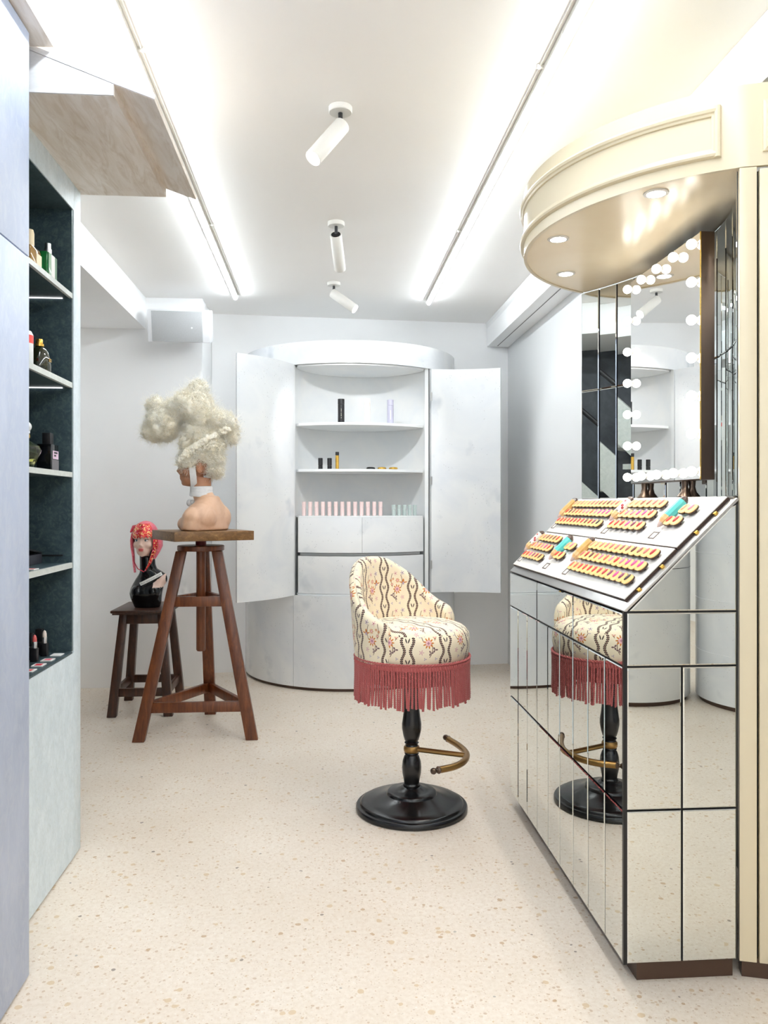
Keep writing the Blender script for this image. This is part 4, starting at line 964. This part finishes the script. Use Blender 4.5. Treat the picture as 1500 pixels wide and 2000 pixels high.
# -- bust with the woolly wig
B0 = Vector((-0.695, 4.60, 1.1530))
wb = thing('wig_bust', 'bare-shouldered mannequin bust facing left under a huge cream woollen wig', 'mannequin bust', B0)
AX = math.atan2(-0.92, -0.39)     # towards the left shoulder
fw = Vector((-math.sin(AX), math.cos(AX), 0)); fw = fw if fw.x < 0 else -fw
lsh = Vector((math.cos(AX), math.sin(AX), 0))
hm = Matrix.Translation(B0 + Vector((-0.028, 0.005, 0.250))) @ Matrix.Rotation(R_(-84), 4, 'Z')
def bust_build(mb):
    c = lambda f, l: (B0.x + 0.020 + fw.x * f + lsh.x * l, B0.y + fw.y * f + lsh.y * l)
    rs = []
    for dz, f, l, rx, ry in ((0.0, 0.0, 0, 0.168, 0.108), (0.03, 0.002, 0, 0.170, 0.110), (0.06, 0.0, 0, 0.170, 0.107), (0.09, -0.004, 0, 0.166, 0.100), (0.115, -0.010, 0, 0.152, 0.090), (0.137, -0.016, 0, 0.128, 0.078), (0.155, -0.022, 0, 0.100, 0.068), (0.172, -0.024, 0, 0.076, 0.060), (0.195, -0.020, 0, 0.062, 0.056)):
        rs.append(ell_ring(B0.z + dz, *c(f, l), rx, ry, AX))
    mb.loft(rs)
    for sg in (1, -1):
        p = c(-0.004, sg * 0.142); mb.sphere((p[0], p[1], B0.z + 0.075), (0.052, 0.056, 0.056), 20, 14)
        p2 = c(0.000, sg * 0.150); mb.tube([(p2[0], p2[1], B0.z + 0.0), (p[0], p[1], B0.z + 0.075)], [0.050, 0.052], 18)
        p = c(0.062, sg * 0.065); mb.sphere((p[0], p[1], B0.z + 0.036), (0.068, 0.068, 0.05), 18, 12)
        p = c(-0.030, sg * 0.080); mb.sphere((p[0], p[1], B0.z + 0.070), (0.082, 0.082, 0.085), 18, 12)
    n0 = c(-0.020, 0); mb.tube([(n0[0], n0[1], B0.z + 0.13), (B0.x + 0.000, B0.y + 0.004, B0.z + 0.22), (B0.x + 0.002, B0.y + 0.004, B0.z + 0.30)], [0.066, 0.054, 0.053], 24)
    head_shapes(mb, hm, 1.06)
bm_ = fuse('body', bust_build, 0.0060, 7)
bm_.transform(XF[wb.name].inverted())
for v in bm_.vertices: v.co.z = max(v.co.z, 0.0)
bm_.materials.append(MAT['skin']); bm_.materials.append(MAT['face_skin'])
for p in bm_.polygons: p.material_index = 1 if p.center.z > 0.232 else 0
obj('body', bm_, wb)
for k, (dz, r, tl) in enumerate(((0.196, 0.0655, 0.10), (0.214, 0.0635, 0.03), (0.232, 0.0625, -0.04))):
    part('choker', MB_apply(MB().lathe([(r - 0.006, -0.013), (r, -0.010), (r + 0.001, 0), (r, 0.010), (r - 0.006, 0.013)], 40), Matrix.Translation(B0 + Vector((-0.002, 0.003, dz + 0.004))) @ Matrix.Rotation(tl, 4, 'Y')), 'bandage', wb, smooth=True)
stp = []
for q in np.linspace(-0.15, 1.0, 12):
    ang = q * PI; stp.append(hm @ Vector((0.0655 * math.cos(ang) if q > 0 else 0.070, -0.018 + 0.004 * math.sin(ang * 2), 0.075 - 0.086 * math.sin(ang) if q > 0 else 0.075 + 0.25 * abs(q))))
st_l = MB(); rg = []
for p in stp:
    fx_ = (hm.to_3x3() @ Vector((0, -1, 0))).normalized(); rg.append([tuple(p + fx_ * 0.018), tuple(p - fx_ * 0.018), tuple(p - fx_ * 0.018 * 0.99 + (p - (hm @ Vector((0, -0.018, 0.09)))).normalized() * 0.004), tuple(p + fx_ * 0.018 + (p - (hm @ Vector((0, -0.018, 0.09)))).normalized() * 0.004)])
part('chin_strap', MB().loft(rg), 'bandage', wb, smooth=True)
kn = B0 + fw * 0.075 + Vector((0.0, -0.01, 0.155))
part('ribbon_bow', MB().sphere(tuple(kn), (0.020, 0.018, 0.022), 12, 8).sphere(tuple(kn + Vector((0.022, -0.012, 0.004))), (0.020, 0.010, 0.016), 12, 8), 'bandage', wb, smooth=True)
nk = B0 + Vector((0.072, 0.03, 0.168))
part('ribbon_tail', MB().tube([tuple(nk + Vector((-0.012, -0.012, 0.02))), tuple(nk + Vector((0.008, -0.012, 0.0))), tuple(nk + Vector((0.020, -0.010, -0.026)))], [0.013, 0.015, 0.010], 8), 'wool_white', wb, smooth=True)
# wool wig: lumpy core plus thousands of curled locks
HX, HY = -0.695, 4.60
LOBES = [  # x, z, rx, rz, ry
 (-0.905, 1.765, 0.105, 0.115, 0.10), (-0.960, 1.715, 0.070, 0.060, 0.07), (-0.840, 1.830, 0.085, 0.075, 0.09), (-0.955, 1.860, 0.045, 0.050, 0.05),
 (-0.745, 1.860, 0.125, 0.105, 0.12), (-0.715, 1.950, 0.055, 0.060, 0.06), (-0.690, 1.800, 0.110, 0.090, 0.12), (-0.605, 1.770, 0.080, 0.070, 0.09),
 (-0.555, 1.760, 0.060, 0.070, 0.07), (-0.520, 1.700, 0.035, 0.060, 0.05), (-0.700, 1.700, 0.110, 0.085, 0.11), (-0.640, 1.640, 0.085, 0.080, 0.10),
 (-0.690, 1.590, 0.095, 0.075, 0.10), (-0.625, 1.560, 0.062, 0.062, 0.09), (-0.622, 1.500, 0.052, 0.052, 0.075), (-0.770, 1.640, 0.045, 0.070, 0.09), (-0.775, 1.560, 0.048, 0.050, 0.095), (-0.735, 1.545, 0.050, 0.050, 0.095), (-0.795, 1.540, 0.034, 0.036, 0.085), (-0.760, 1.528, 0.040, 0.034, 0.100)]
def wool_core(mb):
    for x, z, rx, rz, ry in LOBES: mb.sphere((x, HY + 0.01, z), (rx * 0.92, ry, rz * 0.92), 20, 14)
wc = fuse('wig', wool_core, 0.012, 3)
for v in wc.vertices:
    d = noise.fractal(v.co * 22, 1.0, 2.0, 4) * 0.016; v.co += v.normal * d
wc.transform(XF[wb.name].inverted()); wc.materials.append(MAT['wool']); wig = obj('wig', wc, wb)
def locks(n, fuzzy):
    V, F = [], []
    vol = np.array([l[2] * l[3] for l in LOBES]) ** (0.8); pr = vol / vol.sum()
    for _ in range(n):
        x, z, rx, rz, ry = LOBES[RNG.choice(len(LOBES), p=pr)]
        d = RNG.normal(size=3); d /= np.linalg.norm(d); d[1] = -abs(d[1]) if RNG.random() < 0.75 else d[1]
        p = np.array([x + rx * d[0] * 0.9, HY + 0.01 + ry * d[1] * 0.95, z + rz * d[2] * 0.9])
        if any(((p[0] - a) / (b * 0.8)) ** 2 + ((p[2] - c) / (e * 0.8)) ** 2 + ((p[1] - HY - 0.01) / (g * 0.8)) ** 2 < 1 for a, c, b, e, g in LOBES): continue
        low = z < 1.66
        dirv = d + RNG.normal(size=3) * (0.9 if not fuzzy else 0.6); dirv /= np.linalg.norm(dirv)
        s1 = np.cross(dirv, [0.3, 0.5, 0.8]); s1 /= np.linalg.norm(s1); s2 = np.cross(dirv, s1)
        if fuzzy: ln, w, turns, K, rad = RNG.uniform(0.025, 0.07), RNG.uniform(0.003, 0.010), RNG.uniform(0.4, 1.4), 9, 0.00055
        else: ln, w, turns, K, rad = RNG.uniform(0.012, 0.030), RNG.uniform(0.004, 0.0085) * (0.8 if low else 1), RNG.uniform(1.2, 2.6), 14, RNG.uniform(0.0011, 0.0024) * (1.25 if low else 0.8)
        ph = RNG.uniform(0, 6.28); o = len(V); t = np.linspace(0, 1, K)
        c = p + np.outer(t * ln, dirv) + np.outer(w * np.cos(ph + turns * 6.28 * t), s1) + np.outer(w * np.sin(ph + turns * 6.28 * t), s2)
        tg = np.gradient(c, axis=0); tg /= np.linalg.norm(tg, axis=1)[:, None]
        a = np.cross(tg, [0.2, 0.1, 0.97]); a /= np.linalg.norm(a, axis=1)[:, None]; b = np.cross(tg, a)
        rr = rad * (1 - 0.6 * t)[:, None]
        for q in (0, 2.094, 4.189): V.append(c + rr * (math.cos(q) * a + math.sin(q) * b))
        o3 = sum(len(x_) for x_ in V[:-3]) if False else None
        F.append(K)
    return V, F
def lock_mesh(n, fuzzy):
    V, F = locks(n, fuzzy); mb = MB(); vs = []; fs = []; off = 0
    for i, K in enumerate(F):
        tri = V[3 * i:3 * i + 3]
        vs += [tuple(p) for r in tri for p in r]
        for j in range(3):
            a, b = off + j * K, off + ((j + 1) % 3) * K
            fs += [(a + k, a + k + 1, b + k + 1, b + k) for k in range(K - 1)]
        off += 3 * K
    mb.v, mb.f, mb.mi = vs, fs, [0] * len(fs); return mb
w1 = part('curled_locks', lock_mesh(7500, False), 'wool', wig, smooth=True, angle=180); w1['kind'] = 'stuff'
w2 = part('fuzzy_strands', lock_mesh(9000, True), 'wool_white', wig, smooth=True, angle=180); w2['kind'] = 'stuff'
# knotted wool curls in slanting rows over the lower wig
from mathutils.bvhtree import BVHTree
bvh = BVHTree.FromPolygons([v.co + B0 for v in wc.vertices], [tuple(p.vertices) for p in wc.polygons])
pk = MB()
for k in range(9):
    for j in range(13):
        t = j / 12; x = -0.815 + 0.026 * k + 0.075 * t + random.uniform(-0.003, 0.003); z = 1.535 + 0.020 * k + 0.14 * t - 0.05 * t * t - 0.008 * k * t + random.uniform(-0.003, 0.003)
        h = bvh.ray_cast(Vector((x, HY - 0.6, z)), Vector((0, 1, 0)))
        if h[0] is None or z > 1.74: continue
        r = random.uniform(0.011, 0.015); pk.sphere(tuple(h[0] + Vector((0, -0.013, 0))), (r, r, r * random.uniform(0.8, 1.1)), 9, 6)
for v in range(len(pk.v)):
    p = Vector(pk.v[v]); pk.v[v] = tuple(p + noise.noise_vector(p * 130) * 0.0035)
pk_ = part('knotted_curls', pk, 'wool', wig, smooth=True); pk_['kind'] = 'stuff'

# -- small mannequin head with the red sequin wig
M0 = Vector((-1.115, 5.13, 0.6505))
mq = thing('mannequin_head', 'black vinyl mannequin bust with pale face and red sequin bob wig on the small stool', 'mannequin bust', M0)
MH = Matrix.Translation(M0 + Vector((-0.006, -0.01, 0.324))) @ Matrix.Rotation(R_(-8), 4, 'Z') @ Matrix.Rotation(R_(4), 4, 'X')
def mann_build(mb):
    rs = []
    for dz, cx, cy, rx, ry in ((0, 0.002, 0, 0.078, 0.066), (0.03, 0, -0.002, 0.088, 0.072), (0.06, -0.004, -0.008, 0.096, 0.080), (0.09, -0.004, -0.014, 0.100, 0.085), (0.12, 0.002, -0.012, 0.100, 0.080), (0.15, 0.012, -0.004, 0.097, 0.068), (0.18, 0.026, 0.004, 0.096, 0.056), (0.205, 0.032, 0.010, 0.086, 0.048), (0.225, 0.020, 0.012, 0.066, 0.046), (0.243, 0.006, 0.012, 0.052, 0.045), (0.27, 0.000, 0.012, 0.048, 0.046)):
        rs.append(ell_ring(M0.z + dz, M0.x + cx, M0.y + cy, rx, ry))
    mb.loft(rs)
    mb.sphere((M0.x + 0.085, M0.y + 0.006, M0.z + 0.175), (0.040, 0.042, 0.042), 18, 12)
    for sx in (-0.045, 0.050): mb.sphere((M0.x + sx, M0.y - 0.055, M0.z + 0.100), (0.044, 0.044, 0.045), 18, 12)
    mb.tube([(M0.x + 0.002, M0.y + 0.012, M0.z + 0.23), (M0.x - 0.004, M0.y + 0.010, M0.z + 0.37)], [0.050, 0.046], 22)
    head_shapes(mb, MH, 0.98)
mm_ = fuse('body', mann_build, 0.0045, 6); mm_.transform(XF[mq.name].inverted())
for k in ('black_gloss', 'pale_skin'): mm_.materials.append(MAT[k])
MHi = (Matrix.Translation(-M0) @ MH).inverted()
for p in mm_.polygons:
    h = MHi @ p.center; face = h.y < -0.020 and h.z > 0.004 and abs(h.x) < 0.068
    sh = p.center.x > 0.052 and 0.128 < p.center.z < 0.212 and p.center.y < 0.02 and p.center.x < 0.118 and p.center.z - 0.128 < 0.9 * (p.center.x - 0.02)
    p.material_index = 1 if (face or sh) else 0
obj('body', mm_, mq)
mh = lambda x, y, z: tuple(MH @ (Vector((x, y, z)) * 0.98))
def hp(name, mb, mt): return part(name, MB_apply(mb, MH @ Matrix.Scale(0.98, 4)), mt, mq, smooth=True)
for sx in (-1, 1):
    e = hp('eye', MB().sphere((sx * 0.0285, -0.0695, 0.107), (0.0150, 0.0070, 0.0068), 18, 10), 'eye_white')
    part('iris', MB_apply(MB().sphere((sx * 0.0285 - 0.001, -0.0752, 0.1075), (0.0062, 0.0022, 0.0060), 14, 8), MH @ Matrix.Scale(0.98, 4)), 'iris', e, smooth=True)
    part('eyelash', MB_apply(MB().tube([(sx * 0.0285 + 0.0165 * c, -0.0745 + 0.006 * c * c, 0.1120 + 0.0035 * (1 - c * c) + (0.002 if c * sx > 0.5 else 0)) for c in np.linspace(-1, 1, 9)], 0.0026, 6), MH @ Matrix.Scale(0.98, 4)), 'lash', e, smooth=True)
hp('lips', MB().sphere((0, -0.0850, 0.0535), (0.0190, 0.0085, 0.0048), 18, 8).sphere((0, -0.0840, 0.0440), (0.0165, 0.0090, 0.0058), 18, 8), 'lip')
# wig: sequin cap with fringe, two long side locks, ribbon ties
cap = MB(); nu, nv = 48, 16; rings = []
for j in range(nv + 1):
    rg = []
    for i in range(nu):
        a = 2 * PI * i / nu; front = -math.sin(a)         # 1 at -Y
        lo = 0.130 if front > 0.35 else (0.130 - 0.070 * min(1, (0.35 - front) / 0.5))
        lo += 0.006 * math.sin(i * 2.6) if front > 0.3 else 0
        e0 = math.asin(max(-0.95, min(0.95, (lo - 0.128) / 0.098)))
        el = e0 + (PI / 2 - 0.01 - e0) * j / nv
        rg.append((0.080 * math.cos(el) * math.cos(a), 0.006 + 0.100 * math.cos(el) * math.sin(a), 0.128 + 0.098 * math.sin(el)))
    rings.append(rg)
cap.loft(rings, cap=False)
wg = hp('wig_cap', cap, 'pink_sequins')
bang = MB(); rings = []
for i in range(25):
    a = R_(-148 + 116 * i / 24); z0 = 0.129 + 0.007 * math.sin(i * 1.9)
    rg = []
    for j in range(7):
        z = z0 + (0.213 - z0) * j / 6; el = math.asin(max(-1, min(1, (z - 0.128) / 0.100))); r1, r2 = 0.083 * math.cos(el), 0.104 * math.cos(el)
        rg.append((r1 * math.cos(a), 0.006 + r2 * math.sin(a), z))
    inn = [(x * 0.95, 0.006 + (y - 0.006) * 0.95, z - 0.003) for x, y, z in rg[::-1]]
    rings.append(rg + inn)
bang.loft(rings)
part('wig_fringe', MB_apply(bang, MH @ Matrix.Scale(0.98, 4)), 'sequins', wg, smooth=True)
def flat_lock(pts, ws, mt, nm):
    mb = MB(); rg = []
    for p, w in zip(pts, ws): rg.append([(p[0] - w[0], p[1] - w[1], p[2]), (p[0] + w[0], p[1] - w[1] * 0.4, p[2]), (p[0] + w[0], p[1] + w[1], p[2]), (p[0] - w[0], p[1] + w[1], p[2])])
    mb.loft(rg); part(nm, MB_apply(mb, MH @ Matrix.Scale(0.98, 4)), mt, wg, smooth=True, bev=0.002)
flat_lock([(0.070, -0.020, 0.150), (0.077, -0.028, 0.105), (0.078, -0.034, 0.060), (0.064, -0.046, 0.010), (0.046, -0.056, -0.040), (0.016, -0.066, -0.090)], [(0.007, 0.024), (0.009, 0.024), (0.011, 0.022), (0.010, 0.018), (0.008, 0.012), (0.004, 0.006)], 'sequins', 'side_lock')
flat_lock([(-0.072, -0.016, 0.150), (-0.079, -0.022, 0.105), (-0.077, -0.028, 0.060), (-0.068, -0.036, 0.005), (-0.062, -0.048, -0.045), (-0.052, -0.058, -0.100)], [(0.005, 0.024), (0.005, 0.024), (0.005, 0.02), (0.005, 0.014), (0.005, 0.01), (0.006, 0.006)], 'pink_sequins', 'side_lock')
flat_lock([(0.072, 0.030, 0.150), (0.084, 0.030, 0.100), (0.086, 0.026, 0.060), (0.072, 0.020, 0.020), (0.056, 0.0, -0.02)], [(0.010, 0.03), (0.010, 0.03), (0.010, 0.026), (0.008, 0.02), (0.005, 0.01)], 'pink_sequins', 'back_lock')
part('ribbon', MB_apply(MB().tube([(-0.070, -0.036, 0.02), (-0.058, -0.052, -0.03), (-0.030, -0.066, -0.072), (0.012, -0.070, -0.092)], 0.0035, 6), MH), 'dark_red', wg, smooth=True)
part('ribbon', MB_apply(MB().tube([(-0.045, 0.02, 0.19), (-0.066, -0.02, 0.185), (-0.074, -0.05, 0.155)], [0.010, 0.012, 0.006], 6), MH), 'dark_red', wg, smooth=True)
# handwritten paper tape across the shoulder
tp = MB(); ink = MB(); ax_, bx_ = Vector((-0.020, -0.088, 0.142)), Vector((0.104, -0.040, 0.206)); dv = bx_ - ax_; upv = Vector((-0.42, -0.1, 0.9)).normalized()
outv = dv.cross(upv).normalized(); outv = outv if outv.y < 0 else -outv
bow = lambda t: ax_ + dv * t + outv * (0.020 * math.sin(PI * t) ** 0.8)
tp.loft([[tuple(bow(t)), tuple(bow(t) + upv * 0.021), tuple(bow(t) + upv * 0.021 + outv * 0.0012), tuple(bow(t) + outv * 0.0012)] for t in np.linspace(0, 1, 12)])
t_ = part('paper_tape', tp, 'paper', mq, world=False)
for k in range(22):
    t = 0.06 + 0.9 * k / 22
    if k in (4, 9, 15): continue
    h = random.uniform(0.006, 0.011); p = bow(t) + outv * 0.0014 + upv * 0.005
    ink.tube([tuple(p), tuple(p + upv * h + dv * random.uniform(-0.012, 0.02)), tuple(p + dv * 0.018 + upv * random.uniform(0, 0.008))], 0.0006, 4)
part('handwriting', ink, 'ink', t_, world=False)

# ------------------------------------------------------------------ things on the left shelves
plain('amber_liquid', (206, 150, 70), 0.08); plain('label_cream', (244, 226, 188), 0.5)
MAT['green_glass'] = M('green_glass', (0.02, 0.30, 0.07, 1), 0.04, 0, Transmission_Weight=0.45).m
MAT['pale_green_glass'] = M('pale_green_glass', (0.55, 0.80, 0.60, 1), 0.05, 0, Transmission_Weight=0.3).m
MAT['amber_glass'] = M('amber_glass', (0.62, 0.34, 0.08, 1), 0.03, 0, Transmission_Weight=0.5).m
MAT['clear_glass'] = glass('clear_glass', (0.95, 0.97, 0.97, 1), 0.01)
MAT['olive_glass'] = M('dark_olive_glass', S(34, 38, 20), 0.04, 0, Coat_Weight=0.6).m
MAT['yellow_liquid'] = glass('yellow_green_liquid', (0.80, 0.84, 0.42, 1), 0.02, 1.35)
MAT['grey_label'] = plain('grey_print', (120, 116, 120), 0.5); plain('pink_label', (226, 196, 218), 0.5); plain('red_label', (232, 80, 72), 0.5); plain('frosted', (226, 230, 230), 0.25)
plain('dark_card_box', (58, 58, 66), 0.45); plain('charcoal', (30, 30, 34), 0.3); plain('swatch_red', (206, 40, 60), 0.5)
G_ = 'bottles on the dark shelves'
z1 = 2.0685
t = thing('perfume_bottle', 'amber perfume bottle with cream label on the top shelf, half hidden by the tower', 'bottle', (-0.960, 2.690, z1), 0.0)
part('flask', MB().poly([(-0.022, -0.055), (0.022, -0.055), (0.022, 0.040), (-0.022, 0.040)], 0, 0.075), 'amber_glass', t, world=False, bev=0.012)
part('label', MB().box(0.0222, 0.0232, -0.012, 0.034, 0.012, 0.056), 'label_cream', t, world=False)
part('cap', MB().lathe([(0.015, 0.076), (0.015, 0.118), (0.012, 0.130)], 18, (0, -0.012, 0)), 'label_cream', t, world=False, smooth=True)
t = thing('perfume_bottle', 'green glass perfume bottle with silver atomiser on the top shelf', 'bottle', (-0.958, 2.848, z1), 0.0)
part('flask', MB().box(-0.018, 0.014, -0.045, 0.045, 0, 0.103), 'green_glass', t, world=False, bev=0.006)
part('front_panel', MB().box(0.0145, 0.0175, -0.041, 0.041, 0.003, 0.099), 'pale_green_glass', t, world=False, bev=0.001)
part('label', MB().box(0.0177, 0.0182, -0.020, 0.016, 0.003, 0.097), 'paper', t, world=False)
part('atomiser', MB().lathe([(0.0125, 0.104), (0.0125, 0.120), (0.010, 0.121), (0.010, 0.140)], 20), 'steel', t, world=False, smooth=True)
z2 = 1.7435
t = thing('perfume_bottle', 'clear bottle with red printed label on the second shelf, half hidden by the tower', 'bottle', (-0.958, 2.625, z2), 0.0)
part('flask', MB().lathe([(0.026, 0), (0.028, 0.003), (0.028, 0.100), (0.022, 0.112), (0.010, 0.116)], 28), 'frosted', t, world=False, smooth=True)
part('label', MB().lathe([(0.0284, 0.072), (0.0284, 0.098)], 28), 'red_label', t, world=False, smooth=True)
part('emblem', MB().box(0.0200, 0.0206, -0.0214, -0.0206, 0.080, 0.092), 'paper', t, world=False)
part('cap', MB().lathe([(0.009, 0.117), (0.009, 0.148)], 18), 'label_cream', t, world=False, smooth=True)
t = thing('perfume_bottle', 'dark olive teardrop perfume bottle with gold atomiser on the second shelf', 'bottle', (-0.962, 2.775, z2), 0.0)
part('flask', MB().lathe([(0.034, 0), (0.037, 0.004), (0.038, 0.025), (0.035, 0.050), (0.028, 0.074), (0.019, 0.088), (0.012, 0.091)], 32), 'olive_glass', t, world=False, smooth=True)
part('atomiser', MB().lathe([(0.0150, 0.092), (0.0150, 0.100), (0.0115, 0.102), (0.0115, 0.114), (0.010, 0.117)], 24), 'gold', t, world=False, smooth=True)
lt = MB()
for k, (w, z) in enumerate(((0.016, 0.046), (0.020, 0.040))):
    for q in range(5): lt.box(0.0362 - 0.002 * k * 0, 0.0372, -0.012 + q * 0.0048, -0.012 + q * 0.0048 + 0.003, z, z + 0.004)
part('lettering', lt, 'gold', t, world=False)
z3 = 1.4175
t = thing('perfume_bottle', 'clear shell-stoppered bottle of yellow perfume on the third shelf', 'bottle', (-0.968, 2.655, z3), 0.0)
part('flask', MB().lathe([(0.024, 0), (0.028, 0.003), (0.040, 0.030), (0.050, 0.050), (0.052, 0.060), (0.046, 0.072), (0.028, 0.084), (0.014, 0.090), (0.014, 0.097)], 14), 'clear_glass', t, world=False, smooth=True, angle=20)
part('perfume', MB().lathe([(0.022, 0.014), (0.037, 0.032), (0.046, 0.051), (0.047, 0.059), (0.041, 0.070), (0.026, 0.079)], 14), 'yellow_liquid', t, world=False, smooth=True)
part('collar', MB().lathe([(0.017, 0.0975), (0.018, 0.103), (0.016, 0.112)], 20), 'gold', t, world=False, smooth=True)
stp_ = MB().sphere((0, 0.012, 0.136), (0.018, 0.024, 0.018), 16, 10).sphere((0, -0.012, 0.132), (0.016, 0.020, 0.020), 16, 10)
part('stopper', stp_.tube([(0, 0.006, 0.112), (0, 0.034, 0.118), (0, 0.036, 0.130)], 0.006, 8), 'frosted', t, world=False, smooth=True)
t = thing('perfume_bottle', 'square black perfume bottle with pink and grey label on the third shelf', 'bottle', (-0.966, 2.882, z3), 0.0)
part('flask', MB().box(-0.030, 0.020, -0.038, 0.038, 0, 0.093), 'black_gloss', t, world=False, bev=0.002)
part('cap', MB().box(-0.018, 0.010, -0.018, 0.018, 0.094, 0.134), 'black_matt', t, world=False, bev=0.002)
part('label', MB().box(0.0202, 0.0207, -0.030, 0.040, 0.003, 0.040), 'grey_print', t, world=False)
l_ = part('pink_label', MB().box(0.0202, 0.0208, -0.022, 0.036, 0.042, 0.071), 'pink_label', t, world=False)
part('print', MB().box(0.0209, 0.0211, -0.010, 0.024, 0.061, 0.067).box(0.0209, 0.0211, -0.010, 0.010, 0.051, 0.057), 'ink', l_, world=False)
z4 = 1.0885
t = thing('display_box', 'dark grey tray box with a lifted lid on the fourth shelf', 'box', (-1.06, 2.86, z4), 0.02)
part('tray', MB().box(-0.06, 0.05, -0.14, 0.085, 0, 0.034), 'dark_card_box', t, world=False, bev=0.001)
part('lid', MB_apply(MB().box(-0.06, 0.05, -0.15, 0.085, 0.0, 0.006), Matrix.Translation((0, 0, 0.0345)) @ Matrix.Translation((0, 0.085, 0)) @ Matrix.Rotation(R_(-8), 4, 'X') @ Matrix.Translation((0, -0.085, 0))), 'charcoal', t, world=False)
solo('makeup_brush', MB().tube([(-0.945, 2.963, z4 + 0.026), (-1.02, 2.962, z4 + 0.026), (-1.10, 2.958, z4 + 0.022)], [0.003, 0.0035, 0.005], 8), 'black_matt', 'thin black brush lying beyond the grey box on the fourth shelf', 'brush', loc=(-1.0, 2.96, z4 + 0.02))
z5 = 0.7635
def lipstick(y, col, label):
    t = thing('lipstick', label, 'lipstick', (-0.985, y, z5))
    part('base', MB().box(-0.011, 0.011, -0.011, 0.011, 0, 0.045), 'black_matt', t, world=False, bev=0.0015)
    part('sleeve', MB().lathe([(0.0085, 0.0455), (0.0085, 0.066), (0.0078, 0.067)], 18), 'steel', t, world=False, smooth=True)
    part('bullet', MB().lathe([(0.0074, 0.067), (0.0074, 0.078), (0.005, 0.087), (0.001, 0.091)], 16), col, t, world=False, smooth=True)
    c = thing('closed_lipstick', 'closed black square lipstick standing behind the ' + ('coral' if y < 2.85 else 'white') + ' lipstick', 'lipstick', (-1.012, y + 0.03, z5))
    part('base', MB().box(-0.011, 0.011, -0.011, 0.011, 0, 0.0445), 'black_matt', c, world=False, bev=0.0015)
    part('ring', MB().box(-0.0106, 0.0106, -0.0106, 0.0106, 0.0447, 0.0462), 'steel', c, world=False)
    part('cap', MB().box(-0.0115, 0.0115, -0.0115, 0.0115, 0.0464, 0.092), 'black_matt', c, world=False, bev=0.0015)
lipstick(2.795, 'lip', 'open coral lipstick in a black square case on the cabinet ledge')
lipstick(2.892, 'ivory', 'open white lipstick in a black square case on the cabinet ledge')
for k, (y, nm) in enumerate(((2.903, 'plain white swatch card on the cabinet ledge, farthest of the row'), (2.808, 'pink and white swatch card on the cabinet ledge, second farthest'), (2.720, 'red and white swatch card on the cabinet ledge, third farthest'), (2.632, 'orange and white swatch card on the cabinet ledge, nearest'))):
    c = thing('swatch_card', nm, 'card', (-0.945, y, z5), 0, 'swatch cards on the ledge')
    part('card', MB().box(-0.018, 0.018, -0.022, 0.022, 0, 0.003), 'paper', c, world=False)
    if k: part('colour_patch', MB().box(-0.011, 0.011, -0.014, 0.014, 0.0031, 0.0036), ('pink_label', 'pink_sequins', 'swatch_red', 'lip')[k], c, world=False)
c = thing('swatch_card', 'red and white swatch card at the front of the fourth shelf', 'card', (-0.940, 2.645, z4), 0, 'swatch cards on the ledge')
part('card', MB().box(-0.014, 0.014, -0.022, 0.022, 0, 0.003), 'paper', c, world=False); part('colour_patch', MB().box(-0.009, 0.009, -0.016, 0.006, 0.0031, 0.0036), 'lip', c, world=False)
